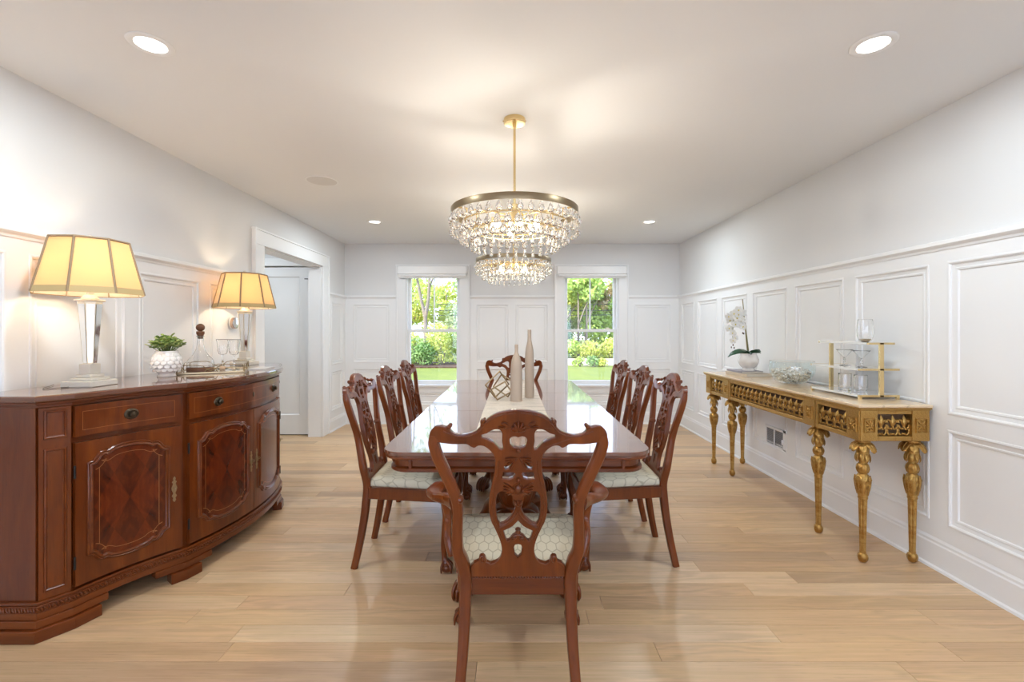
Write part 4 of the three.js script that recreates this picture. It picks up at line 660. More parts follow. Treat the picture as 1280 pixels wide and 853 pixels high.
{ // tray with wire gallery, decanter, goblets, booklet, cork
  const th = 0.46, tr = thing('serving_tray', 'brass-rimmed glass tray with a wavy wire gallery', 'tray', [-1.925, 1.0, -2.955], th), w = 0.175, d = 0.185;
  part('tray_base', rspan(-w, w, 0.004, 0.008, -d, d, 0.001), phys(new THREE.Color(0.75, 0.72, 0.66), 0.06, { metalness: 0.6 }), tr, 'mirrored tray floor');
  part('rim', [rspan(-w - 0.004, w + 0.004, 0, 0.013, d - 0.004, d + 0.003), rspan(-w - 0.004, w + 0.004, 0, 0.013, -d - 0.003, -d + 0.004), rspan(-w - 0.004, -w + 0.003, 0, 0.013, -d, d), rspan(w - 0.003, w + 0.004, 0, 0.013, -d, d)], M.brassDull, tr);
  const wave = (a, b) => { const q = (t, y) => a.clone().lerp(b, t).setY(y), pts = []; for (const [t, y] of [[0.01, 0.012], [0.02, 0.052], [0.10, 0.056], [0.30, 0.056], [0.38, 0.05], [0.45, 0.026], [0.5, 0.02], [0.55, 0.026], [0.62, 0.05], [0.70, 0.056], [0.90, 0.056], [0.98, 0.052], [0.99, 0.012]]) pts.push(q(t, y)); return [polyTube(pts, 0.0026, 6), tube([q(0.40, 0.012), q(0.44, 0.03), q(0.5, 0.036), q(0.56, 0.03), q(0.60, 0.012)], 0.0026, 24, 6)]; };
  for (const [a, b] of [[V(-w, 0, d), V(w, 0, d)], [V(-w, 0, -d), V(w, 0, -d)], [V(-w, 0, -d), V(-w, 0, d)], [V(w, 0, -d), V(w, 0, d)]]) part('wire_gallery', wave(a, b), M.wire, tr);
  const wood = std(new THREE.Color(0.30, 0.13, 0.055), 0.5, { map: mahMap });
  const c = thing('decanter', 'clear glass ship decanter with a wooden ball stopper on a wooden coaster', 'decanter', [-1.985, 1.008, -2.90]);
  part('wood_base', lathe([[0, 0], [0.073, 0], [0.075, 0.003], [0.075, 0.021], [0.072, 0.025], [0, 0.025]], 40), wood, c, 'turned wooden base');
  part('glass_body', blown([[0, 0.0258], [0.066, 0.0258], [0.073, 0.032], [0.074, 0.05], [0.066, 0.075], [0.042, 0.105], [0.026, 0.135], [0.0195, 0.165], [0.0175, 0.20], [0.0185, 0.222], [0.021, 0.225]], 0.002, 5, 40), M.crystal, c, 'clear glass');
  part('neck_ring', new THREE.TorusGeometry(0.0195, 0.0025, 8, 28).rotateX(Math.PI / 2).translate(0, 0.222, 0), M.crystal, c);
  part('stopper', [lathe([[0.013, 0.205], [0.0165, 0.226], [0.0225, 0.238], [0.0225, 0.252], [0.014, 0.254], [0, 0.254]], 24), ball(0.0245, 0, 0.277, 0, 24, 16)], wood, c, 'wooden ball stopper');
  const goblet = () => { const g = []; const bowl = blown([[0, 0.095], [0.02, 0.100], [0.029, 0.118], [0.031, 0.145], [0.034, 0.175], [0.039, 0.198]], 0.002, 5, 48); warp(bowl, (v) => { const a = Math.atan2(v.z, v.x), k = 1 + 0.04 * Math.cos(a * 12) * clamp((0.2 - v.y) / 0.08); v.x *= k; v.z *= k; }); return bowl; };
  const gl = thing('goblet', 'fluted clear glass goblet on the tray, the one nearer the decanter', 'goblet', [-1.945, 1.008, -3.06], 0, 'glass goblets on the tray');
  part('bowl', goblet(), M.crystal, gl); part('stem', [lathe(smoothPts([[0.004, 0.012], [0.0045, 0.03], [0.009, 0.042], [0.005, 0.055], [0.0045, 0.08], [0.007, 0.095]], 4), 16), lathe([[0, 0], [0.033, 0], [0.033, 0.002], [0.012, 0.006], [0.004, 0.013]], 28)], M.crystal, gl); part('rim', new THREE.TorusGeometry(0.0392, 0.0009, 6, 36).rotateX(Math.PI / 2).translate(0, 0.198, 0), M.crystal, gl);
  copyOf(gl, [-1.85, 1.008, -3.03], 0.4, 'fluted clear glass goblet on the tray, the one nearer the booklet', 'glass goblets on the tray');
  solo('cork', 'small pale cork stopper lying on the tray', 'cork', lathe([[0, 0], [0.011, 0], [0.0125, 0.026], [0.011, 0.028], [0, 0.028]], 14).rotateZ(Math.PI / 2).translate(-1.885, 1.0205, -2.985), std(new THREE.Color(0.62, 0.42, 0.27), 0.8));
  const bk = thing('booklet', 'thin white booklet lying on the sideboard past the tray', 'booklet', [-1.735, 1.0, -3.16], 0.15);
  part('pages', rspan(-0.055, 0.055, 0.001, 0.007, -0.085, 0.085, 0.001), std(new THREE.Color(0.85, 0.83, 0.8), 0.7), bk); part('cover', [rspan(-0.056, 0.056, 0.007, 0.0082, -0.086, 0.086, 0.0004), rspan(-0.056, 0.056, 0, 0.001, -0.086, 0.086, 0.0004)], std(new THREE.Color(0.7, 0.69, 0.68), 0.4), bk);
}
// ---------------------------------------------------------------- gilt console table: local x runs along the wall towards the camera, z out from the wall
const CX0 = -4.38, CX1 = -2.43, CD = 0.385;
{
  const c = thing('console_table', 'long antique gilt console table with pierced palmette frieze and beige marble top', 'console table', [RX - 0.03, 0, 0], -Math.PI / 2), Y0 = 0.672, Y1 = 0.842, HT = 0.87;
  part('marble_top', uvb(rspan(CX0 - 0.012, CX1 + 0.012, HT - 0.016, HT, 0, CD + 0.012, 0.005, 2), 0), M.marble, c, 'beige marble slab');
  part('cornice', [rspan(CX0 - 0.008, CX1 + 0.008, HT - 0.026, HT - 0.0162, 0, CD + 0.008, 0.004, 2), rspan(CX0 + 0.004, CX1 - 0.004, Y1 - 0.006, HT - 0.0262, 0, CD - 0.004, 0.003)], M.gilt, c);
  const inX0 = CX0 + 0.012, inX1 = CX1 - 0.012, zf = CD - 0.012;
part('carcass', [uvb(span(inX0 + 0.06, inX1 - 0.06, Y0 + 0.006, Y1 - 0.007, zf - 0.075, zf - 0.065), 0), uvb(span(inX1 - 0.075, inX1 - 0.065, Y0 + 0.006, Y1 - 0.007, 0.01, zf - 0.066), 1), uvb(span(inX0 + 0.065, inX0 + 0.075, Y0 + 0.006, Y1 - 0.007, 0.01, zf - 0.066), 1), uvb(span(inX0 + 0.03, inX1 - 0.03, Y0 + 0.002, Y0 + 0.010, 0.01, zf - 0.03), 0)], M.carcass, c, 'brown box added behind the fretwork to keep its gaps dark');  // inner box added so the open fretwork backs onto shade
  part('frieze_rail', [rspan(inX0, inX1, Y0, Y0 + 0.026, zf - 0.03, zf, 0.005, 2), rspan(inX0, inX1, Y1 - 0.026, Y1 - 0.006, zf - 0.03, zf, 0.004), rspan(inX1 - 0.03, inX1, Y0, Y0 + 0.026, 0.004, zf, 0.005, 2), rspan(inX1 - 0.03, inX1, Y1 - 0.026, Y1 - 0.006, 0.004, zf, 0.004), rspan(inX0, inX0 + 0.03, Y0, Y0 + 0.026, 0.004, zf, 0.005, 2), rspan(inX0, inX0 + 0.03, Y1 - 0.026, Y1 - 0.006, 0.004, zf, 0.004)], M.gilt, c);
  // leg positions (along, out) and the blocks over them
  const legX = [CX1 - 0.058, CX1 - 0.058 - 0.36, CX0 + 0.058 + 0.36, CX0 + 0.058], lz = CD - 0.062, bz = 0.052;
  const bw = 0.046;
  const rosette = (() => { const g = []; for (let k = 0; k < 8; k++) g.push(new THREE.SphereGeometry(1, 8, 5).scale(0.0048, 0.012, 0.004).translate(0, 0.0105, 0).rotateZ(k * Math.PI / 4)); for (let k = 0; k < 4; k++) g.push(new THREE.SphereGeometry(1, 6, 5).scale(0.004, 0.008, 0.003).translate(0, 0.021, 0).rotateZ(k * Math.PI / 2 + Math.PI / 4)); g.push(ball(0.005, 0, 0, 0.002, 8, 6)); return merge(g); })();
  const blockAt = (x, face) => { // face 'front' at zf or 'end'
    const b = part('frieze_block', face === 'front' ? rspan(x - bw, x + bw, Y0 + 0.001, Y1 - 0.004, zf - 0.036, zf + 0.006, 0.003) : rspan(inX1 - 0.036, inX1 + 0.006, Y0 + 0.001, Y1 - 0.004, x - bw, x + bw, 0.003), M.gilt, c);
    const y = (Y0 + Y1) / 2, fr = mouldLoop(rectLoop(-0.031, 0.031, -0.04, 0.04), [[0, 0], [0.001, 0.006], [0.006, 0.006], [0.008, 0.0003]]), rs = rosette.clone().scale(0.95, 1.25, 2.2).translate(0, 0, 0.001);
    for (const [nm, g, m] of [['block_frame', fr, M.gilt], ['rosette', rs, M.gilt]]) { const q = g; if (face === 'front') q.translate(x, y, zf + 0.006); else q.rotateY(Math.PI / 2).translate(inX1 + 0.006, y, x); part(nm, q, m, b); }
  };
  const bx = [inX1 - bw, legX[1], legX[2], inX0 + bw]; for (const x of bx) blockAt(x, 'front'); blockAt(zf - bw, 'end'); blockAt(0.004 + bw, 'end');
  for (const x of [legX[1] + bw + 0.012, legX[1] - bw - 0.012, legX[2] + bw + 0.012, legX[2] - bw - 0.012]) part('pilaster_strip', rspan(x - 0.009, x + 0.009, Y0 + 0.001, Y1 - 0.004, zf - 0.03, zf + 0.003, 0.003), M.gilt, c);
  // one palmette of the fretwork: bud, two curling leaves, base scrolls
  const pal = (() => { const g = [], H = 0.118, leaf = (pts, w) => g.push(loft(pts.map(([x, y, z, k]) => ({ p: V(x, y, z), w: w * k * 1.65, d: w * k * 0.95 })), V(1, 0, 0), { round: 8, sub: 3, e: 0.85 }));
    leaf([[0, 0.045, 0.004, 0.5], [0, 0.07, 0.008, 1.2], [0, 0.092, 0.007, 0.9], [0, 0.114, 0.002, 0.15]], 0.013);
    for (const s of [-1, 1]) { leaf([[s * 0.002, 0.05, 0.004, 0.6], [s * 0.012, 0.076, 0.007, 0.9], [s * 0.022, 0.088, 0.006, 0.7], [s * 0.029, 0.078, 0.004, 0.4], [s * 0.026, 0.070, 0.005, 0.35]], 0.011); leaf([[0, 0.046, 0.004, 0.5], [s * 0.012, 0.036, 0.006, 0.8], [s * 0.024, 0.044, 0.006, 0.8], [s * 0.030, 0.060, 0.004, 0.6]], 0.010); leaf([[s * 0.030, 0.060, 0.002, 0.5], [s * 0.030, 0.030, 0.004, 0.9], [s * 0.024, 0.010, 0.004, 0.7], [s * 0.012, 0.004, 0.004, 0.5], [s * 0.008, 0.016, 0.005, 0.6]], 0.009); }
    g.push(ball(0.007, 0, 0.046, 0.006, 8, 6), ball(0.006, 0, 0.010, 0.004, 8, 6)); return merge(g); })();
  const fret = (a, b, n, face) => { for (let k = 0; k < n; k++) { const x = lerp(a, b, (k + 0.5) / n), m = new THREE.Mesh(pal, M.gilt); m.name = 'palmette'; m.castShadow = m.receiveShadow = true; m.scale.set((b - a) / n / 0.064, 1, 1); if (face === 'front') m.position.set(x, Y0 + 0.026, zf - 0.018); else { m.position.set(inX1 - 0.018, Y0 + 0.026, x); m.rotation.y = Math.PI / 2; } c.add(m); } };
  fret(legX[2] + bw + 0.02, legX[1] - bw - 0.02, 16, 'front'); fret(legX[1] + bw + 0.02, inX1 - 2 * bw, 4, 'front'); fret(inX0 + 2 * bw, legX[2] - bw - 0.02, 4, 'front'); fret(0.004 + 2 * bw, zf - 2 * bw, 3, 'end');
  // legs
  const body = (() => { const g = lathe(smoothPts([[0.02, 0.672], [0.034, 0.668], [0.034, 0.655], [0.026, 0.648], [0.028, 0.635], [0.030, 0.60], [0.022, 0.56], [0.018, 0.545], [0.024, 0.538], [0.031, 0.515], [0.024, 0.492], [0.019, 0.486], [0.026, 0.478], [0.0345, 0.455], [0.033, 0.42], [0.024, 0.372], [0.0225, 0.358]], 4), 32); warp(g, (v) => { const a = Math.atan2(v.z, v.x), k = v.y > 0.37 && v.y < 0.48 ? 1 + 0.06 * Math.cos(a * 8 + v.y * 40) * Math.cos(v.y * 150) : v.y > 0.49 && v.y < 0.535 ? 1 + 0.07 * Math.cos(a * 10) : 1; v.x *= k; v.z *= k; }); return g; })();
  const shaft = (() => { const g = lathe([[0.0225, 0.358], [0.0235, 0.352], [0.0205, 0.346], [0.0205, 0.335], [0.0185, 0.25], [0.0165, 0.15], [0.0145, 0.065], [0.0165, 0.058], [0.014, 0.052]], 48); warp(g, (v) => { const a = Math.atan2(v.z, v.x), k = v.y > 0.068 && v.y < 0.337 ? 1 - 0.26 * Math.max(0, Math.cos(a * 8)) : 1; v.x *= k; v.z *= k; }); return g; })();
  const footG = (() => { const g = lathe(smoothPts([[0.013, 0.054], [0.021, 0.044], [0.0235, 0.03], [0.02, 0.012], [0.013, 0.003], [0, 0]], 4), 24); warp(g, (v) => { const a = Math.atan2(v.z, v.x), k = 1 + 0.07 * Math.cos(a * 8); v.x *= k; v.z *= k; }); return g; })();
  const leafG = merge([loft([{ p: V(0.010, 0.654, 0), w: 0.022, d: 0.010 }, { p: V(0.032, 0.653, 0), w: 0.042, d: 0.010 }, { p: V(0.050, 0.640, 0), w: 0.044, d: 0.009 }, { p: V(0.062, 0.622, 0), w: 0.034, d: 0.008 }, { p: V(0.0645, 0.610, 0), w: 0.012, d: 0.007 }], V(0, 0, 1), { round: 10, sub: 4, e: 0.9 }), loft([{ p: V(0.014, 0.660, 0), w: 0.006, d: 0.006 }, { p: V(0.034, 0.659, 0), w: 0.007, d: 0.006 }, { p: V(0.053, 0.645, 0), w: 0.006, d: 0.006 }, { p: V(0.066, 0.622, 0), w: 0.004, d: 0.004 }], V(0, 0, 1), { round: 6, sub: 3, e: 1 })]);
  const acanthus = merge([loft([{ p: V(0.025, 0.372, 0), w: 0.012, d: 0.005 }, { p: V(0.0335, 0.415, 0), w: 0.019, d: 0.007 }, { p: V(0.0365, 0.452, 0), w: 0.018, d: 0.008 }, { p: V(0.034, 0.474, 0), w: 0.008, d: 0.006 }], V(0, 0, 1), { round: 8, sub: 3, e: 0.9 }), ...[0.40, 0.425, 0.45].flatMap((y) => [-1, 1].map((q) => new THREE.SphereGeometry(1, 6, 5).scale(0.0035, 0.010, 0.004).rotateX(q * 0.7).translate(0.0372 - (0.45 - y) * 0.13, y, q * 0.0055)))]);
  const smallLeaf = loft([{ p: V(0.026, 0.60, 0), w: 0.014, d: 0.006 }, { p: V(0.033, 0.58, 0), w: 0.022, d: 0.006 }, { p: V(0.034, 0.563, 0), w: 0.014, d: 0.006 }, { p: V(0.030, 0.55, 0), w: 0.006, d: 0.004 }], V(0, 0, 1), { round: 8, sub: 3, e: 0.9 });
  for (const [x, z] of [...legX.map((x) => [x, lz]), [legX[0], bz], [legX[3], bz]]) {
    const l = part('leg', uvb(body.clone(), 1).translate(x, 0, z), M.gilt, c); part('fluted_shaft', uvb(shaft.clone(), 1).translate(x, 0, z), M.gilt, l); part('foot', uvb(footG.clone(), 1).translate(x, 0, z), M.gilt, l);
    for (let k = 0; k < 7; k++) part('acanthus_leaf', uvb(acanthus.clone().rotateY(k / 7 * Math.PI * 2 + 0.4).translate(x, 0, z), 1), M.gilt, l); for (let k = 0; k < 8; k++) { part('capital_leaf', uvb((k % 2 ? leafG.clone().scale(0.9, 1, 0.9) : leafG.clone()).rotateY(k * Math.PI / 4 + 0.2).translate(x, 0, z), 1), M.gilt, l); part('bell_leaf', uvb(smallLeaf.clone().rotateY(k * Math.PI / 4).translate(x, 0, z), 1), M.gilt, l); }
  }
}
const CY = 0.87;
{ // orchid on two books
  const b1 = thing('book', 'thick beige clothbound book under the thinner grey book', 'book', [2.085, CY, -4.02], Math.PI / 2 + 0.12, 'books under the orchid'), b2 = thing('book', 'thin grey book directly under the orchid pot', 'book', [2.075, CY + 0.0265, -4.06], Math.PI / 2 + 0.02, 'books under the orchid');
  const bk = (o, w, d, h, col) => { part('pages', rspan(-w + 0.004, w - 0.004, 0.0025, h - 0.0025, -d + 0.004, d - 0.002, 0.001), std(new THREE.Color(0.74, 0.68, 0.58), 0.9), o, 'cream page block'); part('cover', [rspan(-w, w, 0, 0.0025, -d, d, 0.001), rspan(-w, w, h - 0.0025, h, -d, d, 0.001), rspan(-w, w, 0, h, -d - 0.002, -d + 0.002, 0.001)], std(new THREE.Color(...col), 0.6), o); };
  bk(b1, 0.155, 0.115, 0.0262, [0.62, 0.52, 0.40]); bk(b2, 0.13, 0.095, 0.0165, [0.36, 0.34, 0.38]);
  const o = thing('orchid', 'white artificial orchid with dark green leaves in a glossy white pot', 'orchid', [2.088, CY + 0.0433, -4.02]);
  part('pot', lathe(smoothPts([[0, 0.002], [0.045, 0.002], [0.052, 0], [0.052, 0.012], [0.046, 0.02], [0.066, 0.04], [0.083, 0.075], [0.082, 0.1], [0.07, 0.13], [0.064, 0.142], [0.066, 0.148], [0.06, 0.149], [0.058, 0.135]], 4), 44), M.ceramic, o, 'glossy white pot');
  part('moss', new THREE.SphereGeometry(0.06, 20, 8).scale(1, 0.18, 1).translate(0, 0.138, 0), std(new THREE.Color(0.07, 0.06, 0.03), 0.95), o);
  const lf = (len, w, droop) => { const L = loft([{ p: V(0, 0.14, 0), w: 0.012, d: 0.004 }, { p: V(len * 0.3, 0.165, 0), w: w, d: 0.004 }, { p: V(len * 0.7, 0.17 - droop * 0.3, 0), w: w * 1.05, d: 0.004 }, { p: V(len, 0.165 - droop, 0), w: 0.01, d: 0.003 }], V(0, 0.62, 0.78), { round: 8, sub: 5, e: 0.9 }); return L; }, lm = phys(new THREE.Color(0.025, 0.085, 0.04), 0.35, { clearcoat: 0.3 });
  for (const [a, len, w, dr] of [[2.95, 0.17, 0.05, 0.05], [0.2, 0.125, 0.05, 0.0], [2.3, 0.12, 0.045, -0.01], [-0.7, 0.10, 0.045, 0.01], [4.4, 0.12, 0.045, 0.02], [3.5, 0.09, 0.04, -0.015]]) part('leaf', lf(len, w, dr).rotateY(a), lm, o, 'dark green strap leaf');
  part('stake', cyl(0.004, 0.0055, 0.5, 8).rotateZ(0.095).translate(-0.028, 0.38, 0.0), std(new THREE.Color(0.26, 0.20, 0.08), 0.7), o, 'brown support stake');
  const st = [V(0.0, 0.14, 0.01), V(-0.02, 0.3, 0.012), V(-0.045, 0.45, 0.012), V(-0.06, 0.53, 0.015), V(-0.09, 0.55, 0.02), V(-0.125, 0.50, 0.02), V(-0.145, 0.40, 0.022), V(-0.15, 0.30, 0.02), V(-0.155, 0.24, 0.02)], sc = new THREE.CatmullRomCurve3(st);
  part('stem', new THREE.TubeGeometry(sc, 60, 0.003, 6), std(new THREE.Color(0.20, 0.22, 0.07), 0.6), o);
  const white = phys(new THREE.Color(0.92, 0.92, 0.89), 0.7, { transmission: 0.1, thickness: 0 }), yel = std(new THREE.Color(0.75, 0.62, 0.16), 0.7);
  const petal = new THREE.SphereGeometry(1, 10, 6).scale(0.017, 0.021, 0.0022).translate(0, 0.02, 0), flower = (p, s, ry, rx, rz) => { const f = new THREE.Group(); f.position.copy(p); f.rotation.set(rx, ry, rz); f.scale.setScalar(s); const ps = []; for (const [a, k] of [[0, 0.8], [1.2, 1.15], [-1.2, 1.15], [2.4, 0.85], [-2.4, 0.85]]) ps.push(petal.clone().scale(k, 1, 1).rotateX(0.15).rotateZ(-a)); const g = merge(ps); const m = new THREE.Mesh(g, white); m.name = 'flower'; m.castShadow = m.receiveShadow = true; m.position.copy(p); m.rotation.set(rx, ry, rz); m.scale.setScalar(s); o.add(m); part('flower_centre', [new THREE.SphereGeometry(1, 8, 6).scale(0.006, 0.008, 0.008).translate(0, -0.002, 0.006)], yel, m); };
  for (const [dx, y, dz, s] of [[-0.062, 0.50, 0.04, 1.2], [-0.10, 0.53, 0.03, 1.15], [-0.135, 0.50, 0.03, 1.2], [-0.115, 0.46, 0.045, 1.25], [-0.155, 0.44, 0.03, 1.15], [-0.075, 0.44, 0.04, 1.2], [-0.13, 0.405, 0.035, 1.15], [-0.165, 0.37, 0.025, 1.05], [-0.06, 0.385, 0.03, 1.0], [-0.175, 0.475, 0.02, 1.05], [-0.095, 0.49, 0.055, 1.1], [-0.15, 0.33, 0.03, 0.95], [-0.125, 0.285, 0.03, 0.9], [-0.155, 0.265, 0.03, 0.85]]) flower(V(dx * 1.05, y, dz + rr(-0.03, 0.03)), s * 0.86, rr(-0.7, 0.2), rr(-0.3, 0.3), rr(-0.5, 0.5));
  const bud = std(new THREE.Color(0.16, 0.10, 0.09), 0.6); for (const [x, y, z] of [[-0.145, 0.225, 0.02], [-0.16, 0.205, 0.02], [-0.138, 0.20, 0.025], [-0.052, 0.325, 0.02], [-0.064, 0.33, 0.028]]) part('bud', new THREE.SphereGeometry(1, 8, 6).scale(0.006, 0.009, 0.006).translate(x, y, z), bud, o);
}
{ // glass bowl of shell beads
  const b = thing('glass_bowl', 'large iridescent clear glass bowl on the console', 'bowl', [2.088, CY, -3.40]);
  const R = 0.152; part('bowl_wall', lathe(smoothPts([[0, 0.004], [0.05, 0.004], [0.085, 0.012], [0.125, 0.045], [0.148, 0.085], [R, 0.12], [0.149, 0.15], [0.144, 0.168]], 6), 56), phys(new THREE.Color(0.90, 0.955, 0.965), 0.0, { transmission: 1, thickness: 0, ior: 1.85, iridescence: 0.4, iridescenceIOR: 1.6 }), b); part('rim', new THREE.TorusGeometry(0.144, 0.0022, 8, 64).rotateX(Math.PI / 2).translate(0, 0.168, 0), M.crystal, b);
  const mats = [[0.86, 0.79, 0.69], [0.92, 0.88, 0.82], [0.78, 0.68, 0.55]].map((c) => std(new THREE.Color(...c), 0.6)), f = new THREE.InstancedMesh(new THREE.SphereGeometry(0.0075, 6, 5), std(new THREE.Color(1, 1, 1), 0.55), 1500), m4 = new THREE.Matrix4(), col = new THREE.Color();
  f.name = 'shell_beads'; f.userData = { label: 'heap of cream and tan shell beads inside the glass bowl', category: 'beads', kind: 'stuff' }; let n = 0;
  while (n < 1500) { const x = rr(-0.14, 0.14), z = rr(-0.14, 0.14), y = rr(0.012, 0.118), r = Math.hypot(x, z), lim = [0.06, 0.105, 0.122, 0.132, 0.136, 0.136][Math.min(5, Math.floor((y - 0.01) / 0.02))] - 0.006; if (r > lim || y > 0.118 - r * r * 1.6 + 0.012 * Math.sin(x * 40)) continue; m4.compose(V(2.088 + x, CY + y, -3.40 + z), new THREE.Quaternion().setFromEuler(new THREE.Euler(rr(0, 6), rr(0, 6), 0)), V(rr(0.8, 1.5), rr(0.6, 1), rr(0.8, 1.2))); f.setMatrixAt(n, m4); const c = mats[Math.floor(rnd() * 3)].color; f.setColorAt(n, col.copy(c)); n++; }
  scene.add(f);
}
{ // three-tier stand and its glasses
  const x0 = 1.992, x1 = 2.228, xc = 2.125, zN = -2.62, zF = -3.03, s = thing('tiered_stand', 'brass three-tier stand with white shelves on the console', 'stand', [0, CY, 0]), shelfM = phys(new THREE.Color(0.84, 0.86, 0.84), 0.08, { clearcoat: 1 });
  const tier = (a, b, y, nz, fz) => { const sh = part('shelf', rspan(a + 0.004, b - 0.004, y, y + 0.008, fz + 0.004, nz - 0.004, 0.001), shelfM, s, 'glossy white shelf'); part('edge_bar', [rspan(a, b, y - 0.003, y + 0.0085, nz - 0.004, nz + 0.006, 0.001), rspan(a, b, y - 0.003, y + 0.0085, fz - 0.006, fz + 0.004, 0.001)], M.brass, sh); part('side_lip', [rspan(a - 0.002, a + 0.004, y - 0.003, y + 0.009, fz + 0.006, nz - 0.006, 0.001), rspan(b - 0.004, b + 0.002, y - 0.003, y + 0.009, fz + 0.006, nz - 0.006, 0.001)], shelfM, sh); };
  tier(x0, x1, 0.016, zN, zF); tier(x0 + 0.0, x1, 0.168, zN, zF); tier(2.045, 2.2, 0.318, zN, zF);
  for (const z of [zN, zF]) part('post', rspan(xc - 0.012, xc + 0.012, 0.012, 0.326, z - 0.006, z + 0.006, 0.001), M.brass, s);
  for (const z of [zN, zF]) for (const x of [x0 + 0.01, x1 - 0.01]) part('foot', rspan(x - 0.009, x + 0.009, 0, 0.014, z - 0.006, z + 0.006, 0.001), M.brass, s);
  const tum = (label, x, y, z, h, r, grp) => { const t = thing('tumbler', label, 'glass', [x, CY + y, z], 0, grp); part('wall', (() => { const g = blown([[0, 0], [r * 0.9, 0], [r * 0.96, 0.004], [r, h * 0.4], [r, h]], 0.0022, 4, 32); return warp(g, (v) => { if (v.y < 0.02 && v.y > 0.0025) v.y += 0.010; }); })(), M.crystal, t); part('rim', new THREE.TorusGeometry(r, 0.0009, 6, 36).rotateX(Math.PI / 2).translate(0, h, 0), M.crystal, t); return t; };
  tum('clear tumbler on the lowest shelf of the stand, farther from the glass bowl', 2.095, 0.0246, -2.735, 0.105, 0.034, 'glasses on the tiered stand'); tum('clear tumbler on the lowest shelf of the stand, nearer the glass bowl', 2.08, 0.0246, -2.845, 0.105, 0.034, 'glasses on the tiered stand');
  const w = thing('wine_glass', 'clear stemless wine glass alone on the top shelf of the stand', 'glass', [2.122, CY + 0.3266, -2.735], 0, 'glasses on the tiered stand'); part('bowl', blown([[0, 0], [0.02, 0.001], [0.034, 0.016], [0.0415, 0.05], [0.041, 0.09], [0.037, 0.135]], 0.0018, 6, 36), M.crystal, w); part('rim', new THREE.TorusGeometry(0.037, 0.0009, 6, 36).rotateX(Math.PI / 2).translate(0, 0.135, 0), M.crystal, w); part('shelf_refraction', lathe([[0, 0.0035], [0.018, 0.0045], [0.028, 0.014], [0.03, 0.02], [0, 0.0205]], 24), phys(new THREE.Color(0.75, 0.6, 0.4), 0.1, { transmission: 0.6, thickness: 0 }), w, 'amber tint painted in for the shelf refracted in the glass bottom');  // painted amber disc stands in for the shelf colour refracted in the glass
  const coupe = (label, x, z) => { const t = thing('martini_glass', label, 'glass', [x, CY + 0.1766, z], 0, 'glasses on the tiered stand'); part('cone', blown([[0, 0.048], [0.004, 0.049], [0.02, 0.068], [0.045, 0.1]], 0.0016, 4, 36), M.crystal, t); part('rim', new THREE.TorusGeometry(0.045, 0.0009, 6, 36).rotateX(Math.PI / 2).translate(0, 0.1, 0), M.crystal, t); part('stem', [lathe(smoothPts([[0.003, 0.006], [0.005, 0.02], [0.0085, 0.03], [0.0045, 0.042], [0.0045, 0.05]], 4), 14), lathe([[0, 0], [0.028, 0], [0.028, 0.0018], [0.008, 0.004], [0.003, 0.008]], 28)], M.crystal, t); };
  coupe('clear martini glass on the middle shelf of the stand, farther from the glass bowl', 2.10, -2.735); coupe('clear martini glass on the middle shelf of the stand, nearer the glass bowl', 2.10, -2.875);
}
